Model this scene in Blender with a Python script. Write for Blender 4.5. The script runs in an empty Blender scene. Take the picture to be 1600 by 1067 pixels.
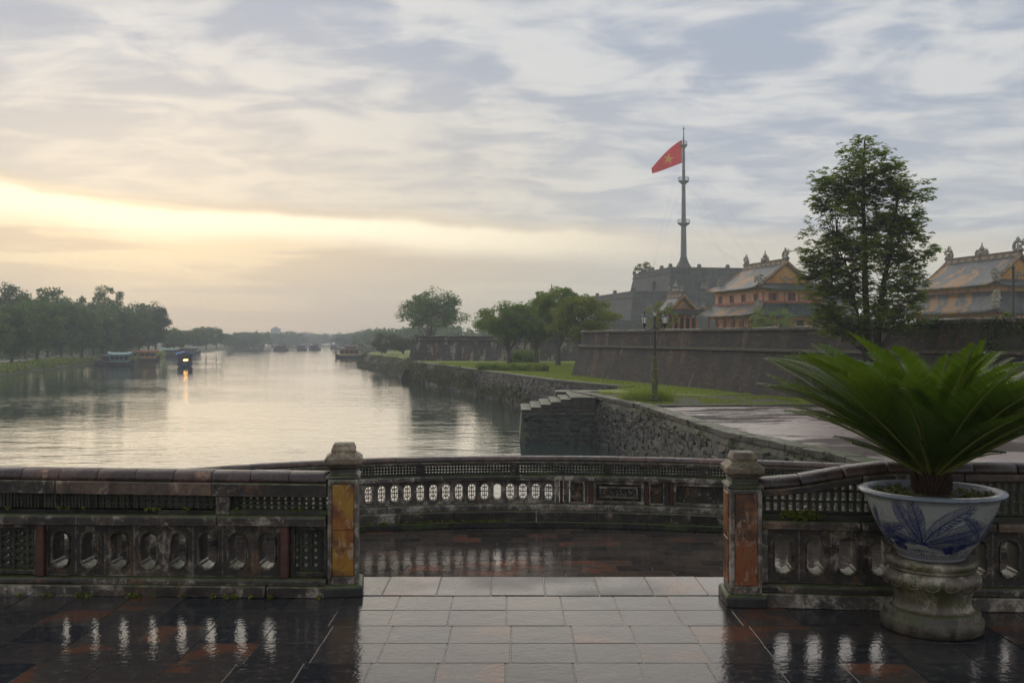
import bpy, bmesh, math, random
import numpy as np
from mathutils import Matrix, Vector, noise as mnoise
from mathutils.geometry import tessellate_polygon

S = bpy.context.scene
COL = S.collection
R = math.radians
F = 1556.0            # focal length in photograph pixels (35 mm lens)
HX, HY = 800.0, 528.0 # principal column and horizon row of the photograph
EYE = 1.7
PLAZA, WATER = -1.3, -3.5

# ------------------------------------------------------------------ camera
cd = bpy.data.cameras.new('camera'); cam = bpy.data.objects.new('camera', cd); COL.objects.link(cam)
cam.location = (0, 0, EYE); cam.rotation_euler = (R(90), 0, 0)
cd.sensor_width = 36; cd.lens = 36 * F / 1600; cd.shift_y = -5.5 / 1600
cd.clip_start = 0.1; cd.clip_end = 6000
S.camera = cam

# ------------------------------------------------------------------ sky, sun, exposure
SUN_AZ, SUN_EL = R(-21), R(8)      # azimuth measured from +Y, negative = left
sdir = Vector((math.sin(SUN_AZ) * math.cos(SUN_EL), math.cos(SUN_AZ) * math.cos(SUN_EL), math.sin(SUN_EL)))
sl = bpy.data.lights.new('sun', 'SUN'); so = bpy.data.objects.new('sun', sl); COL.objects.link(so)
sl.energy = 1.2; sl.angle = R(95); sl.color = (1.0, 0.85, 0.66)
so.rotation_euler = sdir.to_track_quat('Z', 'Y').to_euler()
so.location = (-40, 60, 60)

class NT:
    """thin wrapper round a node tree"""
    def __init__(s, tree): s.t = tree
    def n(s, typ, _props=None, **inp):
        nd = s.t.nodes.new(typ)
        for k, v in (_props or {}).items(): setattr(nd, k, v)
        for k, v in inp.items():
            key = int(k[1:]) if k[0] == 'i' and k[1:].isdigit() else k.replace('_', ' ')
            s.put(nd.inputs[key], v)
        return nd
    def put(s, sock, v):
        if isinstance(v, bpy.types.NodeSocket): s.t.links.new(v, sock)
        elif isinstance(v, bpy.types.Node): s.t.links.new(v.outputs[0], sock)
        elif isinstance(v, (tuple, list)) and len(v) == 3 and sock.type == 'RGBA': sock.default_value = (*v, 1)
        else: sock.default_value = v
    def math(s, op, a, b=0.0, c=0.0, clamp=False):
        nd = s.n('ShaderNodeMath', {'operation': op, 'use_clamp': clamp}, i0=a, i1=b, i2=c); return nd.outputs[0]
    def vmath(s, op, a, b=(0, 0, 0)):
        nd = s.n('ShaderNodeVectorMath', {'operation': op}, i0=a, i1=b)
        return nd.outputs['Value'] if op in ('DOT_PRODUCT', 'LENGTH') else nd.outputs[0]
    def mix(s, f, a, b, blend='MIX'):
        nd = s.n('ShaderNodeMix', {'data_type': 'RGBA', 'blend_type': blend})
        s.put(nd.inputs[0], f); s.put(nd.inputs[6], a); s.put(nd.inputs[7], b); return nd.outputs[2]
    def smooth(s, v, a, b, lo=0.0, hi=1.0):
        nd = s.n('ShaderNodeMapRange', {'interpolation_type': 'SMOOTHSTEP'}, i0=v, i1=a, i2=b, i3=lo, i4=hi); return nd.outputs[0]
    def ramp(s, f, stops, interp='LINEAR'):
        nd = s.n('ShaderNodeValToRGB'); nd.color_ramp.interpolation = interp
        el = nd.color_ramp.elements
        while len(el) < len(stops): el.new(0.5)
        for e, (p, c) in zip(el, stops):
            e.position = p; e.color = (*c, 1) if isinstance(c, (tuple, list)) else (c, c, c, 1)
        s.put(nd.inputs[0], f); return nd.outputs[0]
    def noise(s, vec, scale, detail=4, rough=0.55, dist=0.0):
        nd = s.n('ShaderNodeTexNoise', None, Vector=vec, Scale=scale, Detail=detail, Roughness=rough, Distortion=dist)
        return nd.outputs['Fac']
    def scale(s, vec, xyz):
        return s.n('ShaderNodeMapping', None, Vector=vec, Scale=xyz).outputs[0]

def build_world():
    w = bpy.data.worlds.new('World'); S.world = w; w.use_nodes = True
    t = w.node_tree; t.nodes.clear(); q = NT(t)
    d = q.vmath('NORMALIZE', q.n('ShaderNodeTexCoord').outputs['Generated'])
    sp = q.n('ShaderNodeSeparateXYZ', None, i0=d); x, y, z = sp.outputs
    el = q.math('MAXIMUM', z, 0.0)
    az = q.math('ARCTAN2', x, y)
    dn = q.math('ADD', el, 0.11)
    cv = q.n('ShaderNodeCombineXYZ', None, X=q.math('DIVIDE', x, dn), Y=q.math('DIVIDE', y, dn), Z=0.0).outputs[0]
    n1 = q.noise(q.scale(cv, (1.0, 1.15, 1)), 2.7, 6, 0.55, 0.6)
    n2 = q.noise(q.scale(cv, (0.6, 1.3, 1)), 9.0, 5, 0.56, 0.3)
    nn = q.math('ADD', q.math('MULTIPLY', n1, 0.78), q.math('MULTIPLY', n2, 0.22))
    cl = q.smooth(nn, 0.40, 0.60)
    sd = q.vmath('DOT_PRODUCT', d, tuple(sdir))
    near = q.smooth(sd, 0.84, 1.0)            # how close to the sun's direction
    core = q.smooth(sd, 0.965, 0.9995)
    warm = q.math('MULTIPLY', near, q.smooth(el, 0.10, 0.30, 1.0, 0.12))
    # cloud deck seen from below: blue-grey bellies, pale thin parts, warmer towards the sun
    dark = q.mix(warm, (0.335, 0.380, 0.470), (0.44, 0.445, 0.465))
    lite = q.mix(warm, (0.590, 0.595, 0.605), (0.69, 0.645, 0.565))
    deck = q.mix(cl, dark, lite)
    low = q.smooth(el, 0.05, 0.30, 1.0, 0.0)
    deck = q.mix(q.math('MULTIPLY', low, q.math('MULTIPLY_ADD', near, 0.35, 0.30)), deck, q.mix(near, (0.58, 0.56, 0.55), (0.68, 0.59, 0.47)))
    # clear warm band under the deck's edge
    st = q.n('ShaderNodeCombineXYZ', None, X=q.math('MULTIPLY', az, 2.6), Y=q.math('MULTIPLY', el, 34.0), Z=3.7).outputs[0]
    sn = q.noise(st, 1.5, 5, 0.55, 0.4)
    strk = q.smooth(sn, 0.44, 0.55)
    band = q.mix(near, (0.60, 0.54, 0.48), q.mix(core, (0.70, 0.57, 0.40), (0.88, 0.71, 0.45)))
    band = q.mix(q.math('MULTIPLY', strk, q.math('MULTIPLY_ADD', near, 0.1, 0.68)), band, q.mix(near, (0.475, 0.455, 0.445), (0.56, 0.455, 0.345)))
    band = q.mix(q.smooth(el, 0.0, 0.065, 0.80, 0.0), band, q.mix(near, (0.49, 0.46, 0.43), (0.47, 0.40, 0.325)))
    edge = q.math('ADD', q.math('MULTIPLY_ADD', az, -0.050, 0.112), q.math('MULTIPLY', q.math('SUBTRACT', q.noise(q.scale(st, (1.6, 0.12, 1)), 1.2, 4), 0.5), 0.040))
    up = q.smooth(q.math('SUBTRACT', el, edge), -0.007, 0.016)
    # bright slit right below the deck
    slit = q.math('MULTIPLY', q.smooth(q.math('SUBTRACT', edge, el), -0.004, 0.006), q.smooth(q.math('SUBTRACT', edge, el), 0.014, 0.040, 1.0, 0.0))
    band = q.mix(q.math('MULTIPLY', slit, q.math('MULTIPLY_ADD', near, 0.85, 0.12)), band, (1.15, 1.02, 0.76))
    colr = q.mix(up, band, deck)
    bg = q.n('ShaderNodeBackground', None, Color=colr, Strength=1.0)
    sky = q.n('ShaderNodeTexSky', {'sky_type': 'NISHITA', 'sun_disc': False, 'sun_elevation': SUN_EL, 'sun_rotation': SUN_AZ, 'dust_density': 2.0})
    bg2 = q.n('ShaderNodeBackground', None, Color=sky.outputs[0], Strength=0.05)
    mx = q.n('ShaderNodeMixShader', None, Fac=0.90, i1=bg2.outputs[0], i2=bg.outputs[0])
    o = q.n('ShaderNodeOutputWorld', None, Surface=mx.outputs[0])
build_world()
vs = S.view_settings
vs.view_transform = 'Standard'; vs.look = 'None'; vs.gamma = 1.0; vs.exposure = 0.35; vs.use_curve_mapping = False
S.render.engine = 'CYCLES'
cy = S.cycles
cy.max_bounces = 9; cy.diffuse_bounces = 4; cy.glossy_bounces = 4; cy.transmission_bounces = 5; cy.volume_bounces = 2
cy.transparent_max_bounces = 6; cy.caustics_reflective = False; cy.caustics_refractive = False
cy.sample_clamp_indirect = 4.0; cy.use_denoising = True
try: cy.denoiser = 'OPENIMAGEDENOISE'
except Exception: pass

# ------------------------------------------------------------------ helpers
def P(px, py, d):                       # photo pixel + distance -> point
    return Vector(((px - HX) / F * d, d, EYE - (py - HY) / F * d))
def G(px, py, z):                       # photo pixel on the level z -> point
    return P(px, py, (EYE - z) * F / (py - HY))
def PX(px, d): return (px - HX) / F * d
def PZ(py, d): return EYE - (py - HY) / F * d

WM = {}
def link(o, parent=None, M=None):
    """M is the WORLD matrix; children keep it through the parent inverse"""
    M = M or Matrix.Identity(4)
    COL.objects.link(o)
    if parent is not None:
        o.parent = parent; o.matrix_parent_inverse = WM[parent.name].inverted()
    o.matrix_basis = M; WM[o.name] = M.copy()
    return o
def tag(o, label=None, cat=None, group=None, kind=None):
    for k, v in (('label', label), ('category', cat), ('group', group), ('kind', kind)):
        if v: o[k] = v
    return o
def thing(name, label, cat, loc=(0, 0, 0), rz=0.0, group=None, sc=None):
    o = bpy.data.objects.new(name, None); o.empty_display_size = 0.2
    M = Matrix.Translation(loc) @ Matrix.Rotation(rz, 4, 'Z')
    if sc: M = M @ Matrix.Diagonal((*sc, 1))
    link(o, None, M); tag(o, label, cat, group); return o
def put(name, me, parent=None, M=None, mat=None):
    o = bpy.data.objects.new(name, me)
    if mat is not None and not me.materials: me.materials.append(mat)
    return link(o, parent, M)
def TR(x=0, y=0, z=0, rz=0.0): return Matrix.Translation((x, y, z)) @ Matrix.Rotation(rz, 4, 'Z')

class MB:
    """collects vertices and faces, builds ONE mesh"""
    def __init__(s): s.v = []; s.f = []
    def add(s, vs_, fs):
        b = len(s.v); s.v += [tuple(p) for p in vs_]; s.f += [tuple(b + i for i in f) for f in fs]; return s
    def box(s, c, d, M=None, taper=1.0, jit=0.0, rnd=random):
        x, y, z = d[0] / 2, d[1] / 2, d[2] / 2
        pts = []
        for k, (i, j, h) in enumerate(((-1,-1,-1),(1,-1,-1),(1,1,-1),(-1,1,-1),(-1,-1,1),(1,-1,1),(1,1,1),(-1,1,1))):
            t = taper if h > 0 else 1.0
            p = Vector((c[0] + i * x * t, c[1] + j * y * t, c[2] + h * z))
            if jit: p += Vector((rnd.uniform(-jit, jit), rnd.uniform(-jit, jit), rnd.uniform(-jit, jit)))
            pts.append(M @ p if M else p)
        return s.add(pts, ((0,3,2,1),(4,5,6,7),(0,1,5,4),(1,2,6,5),(2,3,7,6),(3,0,4,7)))
    def lathe(s, prof, n=24, c=(0, 0), a0=0.0, capb=True, capt=True):
        pts = []
        for r, z in prof:
            for k in range(n):
                a = a0 + 2 * math.pi * k / n
                pts.append((c[0] + r * math.cos(a), c[1] + r * math.sin(a), z))
        fs = []
        for i in range(len(prof) - 1):
            for k in range(n):
                k2 = (k + 1) % n
                fs.append((i * n + k, i * n + k2, (i + 1) * n + k2, (i + 1) * n + k))
        if capb: fs.append(tuple(range(n - 1, -1, -1)))
        if capt: fs.append(tuple((len(prof) - 1) * n + k for k in range(n)))
        return s.add(pts, fs)
    def tube(s, pts, rad, n=6, cap=True):
        pts = [Vector(p) for p in pts]
        if not isinstance(rad, (list, tuple)): rad = [rad] * len(pts)
        vs_ = []
        for i, p in enumerate(pts):
            t = (pts[min(i + 1, len(pts) - 1)] - pts[max(i - 1, 0)]).normalized()
            u = t.cross(Vector((0, 0, 1)) if abs(t.z) < 0.95 else Vector((1, 0, 0))).normalized(); w = t.cross(u)
            for k in range(n):
                a = 2 * math.pi * k / n
                vs_.append(p + (u * math.cos(a) + w * math.sin(a)) * rad[i])
        fs = []
        for i in range(len(pts) - 1):
            for k in range(n):
                k2 = (k + 1) % n
                fs.append((i * n + k, (i + 1) * n + k, (i + 1) * n + k2, i * n + k2))
        if cap: fs += [tuple(range(n)), tuple((len(pts) - 1) * n + k for k in range(n - 1, -1, -1))]
        return s.add(vs_, fs)
    def grid(s, fn, nu, nv):
        pts = [fn(i / nu, j / nv) for j in range(nv + 1) for i in range(nu + 1)]
        fs = [(j * (nu + 1) + i, j * (nu + 1) + i + 1, (j + 1) * (nu + 1) + i + 1, (j + 1) * (nu + 1) + i) for j in range(nv) for i in range(nu)]
        return s.add(pts, fs)
    def frusta(s, levels, cap=True):
        """levels: list of rings (equal vertex counts)"""
        n = len(levels[0]); pts = [p for l in levels for p in l]; fs = []
        for i in range(len(levels) - 1):
            for k in range(n):
                k2 = (k + 1) % n
                fs.append((i * n + k, i * n + k2, (i + 1) * n + k2, (i + 1) * n + k))
        if cap: fs += [tuple(range(n - 1, -1, -1)), tuple((len(levels) - 1) * n + k for k in range(n))]
        return s.add(pts, fs)
    def square(s, prof, ax=1.0, ay=1.0, cap=True):
        """square section stack: prof = (half width, z)"""
        return s.frusta([[(-h * ax, -h * ay, z), (h * ax, -h * ay, z), (h * ax, h * ay, z), (-h * ax, h * ay, z)] for h, z in prof], cap)
    def mesh(s, name, mat=None, smooth=False):
        me = bpy.data.meshes.new(name); me.from_pydata(s.v, [], s.f); me.validate()
        if mat is not None: me.materials.append(mat)
        if smooth: me.polygons.foreach_set('use_smooth', [True] * len(me.polygons))
        me.update(); return me
    def build(s, name, mat, parent=None, M=None, smooth=False, bevel=0.0, seg=1):
        o = put(name, s.mesh(name, mat, smooth), parent, M)
        if bevel:
            b = o.modifiers.new('bevel', 'BEVEL'); b.width = bevel; b.segments = seg; b.limit_method = 'ANGLE'; b.angle_limit = R(35)
        return o

def raw_mesh(name, v, nper, mat):
    """v: (n, nper, 3) array of separate polygons"""
    n = v.shape[0]; me = bpy.data.meshes.new(name)
    me.vertices.add(n * nper); me.vertices.foreach_set('co', v.reshape(-1).astype(np.float32))
    me.loops.add(n * nper); me.loops.foreach_set('vertex_index', np.arange(n * nper, dtype=np.int32))
    me.polygons.add(n); me.polygons.foreach_set('loop_start', np.arange(0, n * nper, nper, dtype=np.int32))
    me.polygons.foreach_set('loop_total', np.full(n, nper, dtype=np.int32))
    me.update(calc_edges=True); me.materials.append(mat); return me

def sweep(path, prof, side=1.0, closed=True, caps=True, zfn=None):
    """sweep a profile [(offset to the right of the path, z)] along a plan polyline"""
    path = [Vector((p[0], p[1], 0)) for p in path]; rings = []
    for i, p in enumerate(path):
        a = (path[i] - path[i - 1]).normalized() if i else None
        b = (path[i + 1] - path[i]).normalized() if i < len(path) - 1 else None
        na = Vector((a.y, -a.x, 0)) if a else None; nb = Vector((b.y, -b.x, 0)) if b else None
        if na and nb:
            nn = (na + nb).normalized(); nn = nn / max(nn.dot(na), 0.45)
        else: nn = na or nb
        dz = zfn(i) if zfn else 0.0
        rings.append([p + nn * (t * side) + Vector((0, 0, z + dz)) for t, z in prof])
    m = MB(); n = len(prof); pts = [p for r in rings for p in r]; fs = []
    for i in range(len(rings) - 1):
        for k in range(n if closed else n - 1):
            k2 = (k + 1) % n
            fs.append((i * n + k, i * n + k2, (i + 1) * n + k2, (i + 1) * n + k))
    if caps and closed: fs += [tuple(range(n - 1, -1, -1)), tuple((len(rings) - 1) * n + k for k in range(n))]
    m.add(pts, fs); return m
def sheet(name, poly, z, mat, sub=None):
    poly = [Vector((p[0], p[1], z)) for p in poly]
    m = MB(); m.add(poly, tessellate_polygon([poly])); me = m.mesh(name, mat)
    bm = bmesh.new(); bm.from_mesh(me); bmesh.ops.recalc_face_normals(bm, faces=bm.faces)
    for f in bm.faces:
        if f.normal.z < 0: f.normal_flip()
    bm.to_mesh(me); bm.free()
    o = put(name, me); tag(o, kind='structure'); return o

class Path:
    """plan polyline measured along its length"""
    def __init__(s, pts):
        s.p = [Vector((a, b, 0)) for a, b in pts]; s.l = [0.0]
        for a, b in zip(s.p, s.p[1:]): s.l.append(s.l[-1] + (b - a).length)
        s.L = s.l[-1]
    def at(s, t):
        i = 0
        while i < len(s.l) - 2 and t > s.l[i + 1]: i += 1
        d = (s.p[i + 1] - s.p[i]).normalized()
        return s.p[i] + d * (t - s.l[i]), math.atan2(d.y, d.x)
    def sub(s, a, b, step=0.25):
        n = max(1, int(math.ceil((b - a) / step))); return [tuple(s.at(a + (b - a) * i / n)[0][:2]) for i in range(n + 1)]
    def M(s, t, off=0.0, z=0.0):
        p, a = s.at(t); return Matrix.Translation((p.x, p.y, z)) @ Matrix.Rotation(a, 4, 'Z') @ Matrix.Translation((0, off, 0))

ORD = 'first second third fourth fifth sixth seventh eighth ninth tenth eleventh twelfth thirteenth fourteenth fifteenth sixteenth seventeenth eighteenth nineteenth twentieth'.split()
# ------------------------------------------------------------------ materials
MATS = {}
def material(name):
    m = bpy.data.materials.new(name); m.use_nodes = True; t = m.node_tree; t.nodes.clear()
    q = NT(t); MATS[name] = m
    q.pos = q.n('ShaderNodeNewGeometry').outputs['Position']
    q.m = m; return q
def finish(q, color, rough=0.6, bump=None, bstr=0.3, bdist=0.02, **kw):
    p = q.n('ShaderNodeBsdfPrincipled', None, Base_Color=color, Roughness=rough, **kw)
    if bump is not None:
        q.put(p.inputs['Normal'], q.n('ShaderNodeBump', None, Strength=bstr, Distance=bdist, Height=bump))
    q.n('ShaderNodeOutputMaterial', None, Surface=p.outputs[0]); return q.m
def upness(q):
    g = q.n('ShaderNodeNewGeometry'); return q.n('ShaderNodeSeparateXYZ', None, i0=g.outputs['Normal']).outputs[2]
def objrand(q): return q.n('ShaderNodeObjectInfo').outputs['Random']
def island(q): return q.n('ShaderNodeNewGeometry').outputs['Random Per Island']

def weathered(name, a, b, lite, moss, lite_amt=0.56, moss_amt=0.6, scale=1.0, rough=(0.35, 0.75), moss_bias=0.35, edge=False):
    q = material(name)
    n1 = q.noise(q.pos, 3.2 * scale, 7, 0.65); n2 = q.noise(q.pos, 11 * scale, 6, 0.7, 0.4); n3 = q.noise(q.pos, 46 * scale, 4, 0.6)
    base = q.mix(q.smooth(n1, 0.36, 0.66), a, b)
    base = q.mix(q.math('MULTIPLY', q.smooth(n3, 0.35, 0.7), 0.5), base, tuple(c * 0.45 for c in a))
    streak = q.noise(q.scale(q.pos, (9, 9, 1.3)), scale, 5, 0.6)
    base = q.mix(q.math('MULTIPLY', q.smooth(streak, 0.48, 0.68), 0.75), base, tuple(c * 0.35 for c in a))
    lm = q.math('MULTIPLY', q.smooth(q.math('ADD', q.math('MULTIPLY', n2, 0.6), q.math('MULTIPLY', n1, 0.4)), lite_amt, lite_amt + 0.10), q.smooth(n3, 0.3, 0.55))
    base = q.mix(q.math('MULTIPLY', lm, 0.85), base, lite)
    if edge:
        rs_ = q.noise(q.scale(q.pos, (1, 1, 0.6)), 5.0 * scale, 6, 0.7, 0.6)
        base = q.mix(q.math('MULTIPLY', q.smooth(rs_, 0.565, 0.66), 0.75), base, (0.155, 0.080, 0.034))
    nm = q.noise(q.pos, 2.3 * scale, 5, 0.7)
    mm = q.smooth(q.math('ADD', nm, q.math('MULTIPLY', q.math('MAXIMUM', upness(q), 0.0), moss_bias)), moss_amt, moss_amt + 0.16)
    mm = q.math('MULTIPLY', mm, q.smooth(n3, 0.25, 0.6))
    base = q.mix(mm, base, moss)
    if edge:                                   # worn, paler arrises
        bv = q.n('ShaderNodeBevel', {'samples': 3}, Radius=0.012)
        em_ = q.smooth(q.vmath('DOT_PRODUCT', bv.outputs[0], q.n('ShaderNodeNewGeometry').outputs['Normal']), 0.995, 0.86)
        base = q.mix(q.math('MULTIPLY', em_, q.smooth(n2, 0.40, 0.60, 0.0, 0.85)), base, lite)
    hgt = q.math('ADD', q.math('MULTIPLY', n2, 0.7), q.math('MULTIPLY', n3, 0.5))
    ro = q.smooth(n1, 0.3, 0.7, rough[0], rough[1])
    return finish(q, base, ro, hgt, 0.55, 0.012 / scale)

weathered('stone_dark', (0.019, 0.015, 0.012), (0.076, 0.059, 0.044), (0.37, 0.315, 0.25), (0.050, 0.064, 0.014), 0.525, 0.60, edge=True)
weathered('stone_grey', (0.058, 0.049, 0.040), (0.20, 0.170, 0.135), (0.46, 0.40, 0.33), (0.055, 0.070, 0.016), 0.48, 0.66, edge=True)
weathered('stone_brown', (0.075, 0.052, 0.038), (0.21, 0.135, 0.088), (0.42, 0.33, 0.25), (0.04, 0.05, 0.014), 0.53, 0.75)
weathered('stone_mossy', (0.02, 0.02, 0.017), (0.05, 0.047, 0.04), (0.17, 0.155, 0.13), (0.062, 0.085, 0.014), 0.58, 0.50)
weathered('coping', (0.055, 0.036, 0.032), (0.135, 0.078, 0.062), (0.36, 0.20, 0.12), (0.03, 0.035, 0.012), 0.56, 0.85, rough=(0.22, 0.5))
weathered('redbrick', (0.075, 0.030, 0.020), (0.15, 0.055, 0.035), (0.22, 0.15, 0.11), (0.03, 0.035, 0.012), 0.58, 0.9)
weathered('pedestal', (0.095, 0.075, 0.052), (0.27, 0.225, 0.165), (0.46, 0.41, 0.33), (0.070, 0.074, 0.016), 0.50, 0.47, 1.2, moss_bias=-0.1)
weathered('pedestal_base', (0.050, 0.041, 0.030), (0.16, 0.135, 0.100), (0.34, 0.30, 0.24), (0.055, 0.062, 0.016), 0.54, 0.58, 1.2)
weathered('capstone', (0.12, 0.090, 0.058), (0.30, 0.235, 0.155), (0.44, 0.36, 0.25), (0.05, 0.06, 0.015), 0.52, 0.72)
weathered('lattice', (0.028, 0.032, 0.02), (0.06, 0.066, 0.04), (0.14, 0.135, 0.10), (0.05, 0.075, 0.014), 0.6, 0.55)
weathered('quay_stone', (0.014, 0.014, 0.013), (0.056, 0.054, 0.052), (0.23, 0.22, 0.21), (0.045, 0.06, 0.013), 0.54, 0.60, 0.55)
weathered('quay_mortar', (0.016, 0.016, 0.014), (0.04, 0.038, 0.033), (0.13, 0.12, 0.10), (0.045, 0.065, 0.013), 0.62, 0.50, 0.5)
weathered('quay_cap', (0.028, 0.023, 0.018), (0.085, 0.070, 0.053), (0.29, 0.25, 0.20), (0.05, 0.066, 0.014), 0.54, 0.60, 0.9)
weathered('tower_stone', (0.050, 0.050, 0.052), (0.098, 0.096, 0.096), (0.20, 0.165, 0.135), (0.05, 0.06, 0.03), 0.58, 0.85, 0.14, (0.7, 0.9))
weathered('tower_cap', (0.07, 0.066, 0.062), (0.15, 0.135, 0.12), (0.28, 0.22, 0.16), (0.05, 0.06, 0.03), 0.52, 0.85, 0.2, (0.7, 0.9))

def panel_mat(name, c1, c2, c3, dark):
    q = material(name)
    v = q.scale(q.pos, (1.0, 1.0, 0.45))
    n1 = q.noise(v, 9, 6, 0.62, 0.8); n2 = q.noise(v, 26, 5, 0.65, 0.6); n3 = q.noise(q.pos, 5.2, 4, 0.6)
    c = q.mix(q.smooth(n1, 0.38, 0.60), c1, c2)
    c = q.mix(q.math('MULTIPLY', q.smooth(n3, 0.46, 0.60), 0.9), c, dark)
    c = q.mix(q.math('MULTIPLY', q.smooth(n2, 0.54, 0.66), 0.75), c, c3)
    return finish(q, c, q.smooth(n1, 0.3, 0.7, 0.22, 0.5), n2, 0.35, 0.006)
panel_mat('glaze_ochre', (0.24, 0.080, 0.016), (0.34, 0.180, 0.020), (0.40, 0.32, 0.22), (0.085, 0.030, 0.011))
panel_mat('glaze_rust', (0.22, 0.060, 0.022), (0.24, 0.105, 0.026), (0.40, 0.31, 0.24), (0.050, 0.022, 0.012))

def floor_mat(name, dark, brown, red, red_amt, gr, rmin, rmax):
    q = material(name)
    r = objrand(q)
    n1 = q.noise(q.pos, 2.1, 6, 0.62, 0.3); n2 = q.noise(q.pos, 17, 5, 0.65); n3 = q.noise(q.pos, 0.9, 3, 0.5)
    c = q.mix(q.smooth(q.math('ADD', q.math('MULTIPLY', r, 0.55), q.math('MULTIPLY', n1, 0.5)), 0.30, 0.75), dark, brown)
    c = q.mix(q.math('MULTIPLY', q.smooth(q.math('ADD', q.math('MULTIPLY', r, 0.42), q.math('MULTIPLY', n1, 0.72)), red_amt, red_amt + 0.06), 0.9), c, red)
    c = q.mix(q.math('MULTIPLY', q.smooth(n2, 0.50, 0.68), 0.6), c, gr)
    ro = q.math('ADD', q.smooth(n3, 0.42, 0.62, rmin, rmax), q.math('MULTIPLY', q.smooth(n2, 0.45, 0.7), 0.05))
    rip = q.math('ADD', q.math('MULTIPLY', q.noise(q.scale(q.pos, (1.0, 1.0, 1)), 26, 3, 0.6), 0.75), q.math('MULTIPLY', q.noise(q.pos, 5.5, 3, 0.5), 1.3))
    return finish(q, c, ro, rip, 0.34, 0.006, IOR=1.30)
floor_mat('floor_tile', (0.017, 0.019, 0.023), (0.044, 0.038, 0.034), (0.11, 0.046, 0.026), 0.74, (0.085, 0.076, 0.066), 0.03, 0.14)
floor_mat('bay_tile', (0.030, 0.026, 0.023), (0.075, 0.055, 0.043), (0.15, 0.058, 0.036), 0.735, (0.10, 0.085, 0.072), 0.04, 0.15)
floor_mat('edge_slab', (0.070, 0.068, 0.064), (0.125, 0.112, 0.098), (0.17, 0.085, 0.060), 0.76, (0.21, 0.19, 0.165), 0.16, 0.38)
q = material('grout'); n1 = q.noise(q.pos, 30, 4); finish(q, q.mix(n1, (0.025, 0.023, 0.020), (0.085, 0.076, 0.06)), q.smooth(n1, 0.35, 0.65, 0.10, 0.30), n1, 0.3, 0.002, IOR=1.36)

# water: dark body, rippled surface; patches of calmer and of rougher water
q = material('water')
v1 = q.scale(q.pos, (0.40, 1.0, 1))
w1 = q.noise(v1, 0.62, 3, 0.55, 0.4); w2 = q.noise(v1, 2.3, 3, 0.55, 0.2); w3 = q.noise(q.scale(q.pos, (0.5, 1, 1)), 0.045, 3, 0.5)
w4 = q.noise(q.scale(q.pos, (0.35, 1.0, 1)), 5.5, 2, 0.5)
hh = q.math('ADD', q.math('ADD', q.math('MULTIPLY', w1, 1.5), q.math('MULTIPLY', w2, 0.62)), q.math('MULTIPLY', w4, 0.12))
hh = q.math('MULTIPLY', hh, q.smooth(w3, 0.36, 0.66, 0.45, 1.25))
finish(q, (0.028, 0.044, 0.038), 0.045, hh, 0.45, 0.06, IOR=1.33, Specular_IOR_Level=0.5)

q = material('grass_ground')
n1 = q.noise(q.pos, 0.35, 5, 0.6); n2 = q.noise(q.pos, 3.2, 5, 0.7)
c = q.mix(q.smooth(n1, 0.38, 0.6), (0.165, 0.215, 0.036), (0.235, 0.275, 0.045))
c = q.mix(q.smooth(n2, 0.56, 0.74), c, (0.075, 0.062, 0.036))
finish(q, c, 0.85, n2, 0.8, 0.08)
q = material('litter_ground')
n1 = q.noise(q.pos, 1.1, 6, 0.68); n2 = q.noise(q.pos, 6, 5, 0.7)
c = q.mix(q.smooth(n1, 0.44, 0.60), (0.10, 0.080, 0.058), (0.075, 0.105, 0.020))
c = q.mix(q.smooth(n2, 0.55, 0.7), c, (0.16, 0.125, 0.10))
finish(q, c, 0.9, n2, 0.9, 0.06)
q = material('earth'); n1 = q.noise(q.pos, 1.2, 6, 0.7); finish(q, q.mix(n1, (0.035, 0.03, 0.022), (0.085, 0.075, 0.05)), 0.9, n1, 0.7, 0.08)
q = material('soil'); n1 = q.noise(q.pos, 40, 5, 0.7); finish(q, q.mix(n1, (0.012, 0.009, 0.006), (0.05, 0.038, 0.024)), 0.9, n1, 0.9, 0.02)
q = material('promenade'); n1 = q.noise(q.pos, 0.6, 5, 0.6); finish(q, q.mix(n1, (0.16, 0.15, 0.14), (0.28, 0.26, 0.24)), 0.6)

q = material('plaza_paving')
br = q.n('ShaderNodeTexBrick', {'offset': 0.5}, Vector=q.pos, Scale=1.0, Mortar_Size=0.012, Brick_Width=1.15, Row_Height=0.75)
br.inputs['Color1'].default_value = (0.22, 0.175, 0.16, 1); br.inputs['Color2'].default_value = (0.33, 0.255, 0.225, 1); br.inputs['Mortar'].default_value = (0.12, 0.105, 0.095, 1)
n1 = q.noise(q.scale(q.pos, (0.5, 1, 1)), 0.55, 5, 0.6, 0.5); n2 = q.noise(q.pos, 5, 5, 0.65)
c = q.mix(q.math('MULTIPLY', q.smooth(n1, 0.45, 0.62), 0.6), br.outputs[0], (0.15, 0.13, 0.125))
c = q.mix(q.math('MULTIPLY', q.smooth(n2, 0.5, 0.7), 0.3), c, (0.34, 0.265, 0.225))
finish(q, c, q.smooth(n1, 0.42, 0.60, 0.40, 0.10), n2, 0.25, 0.012, IOR=1.5)

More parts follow.
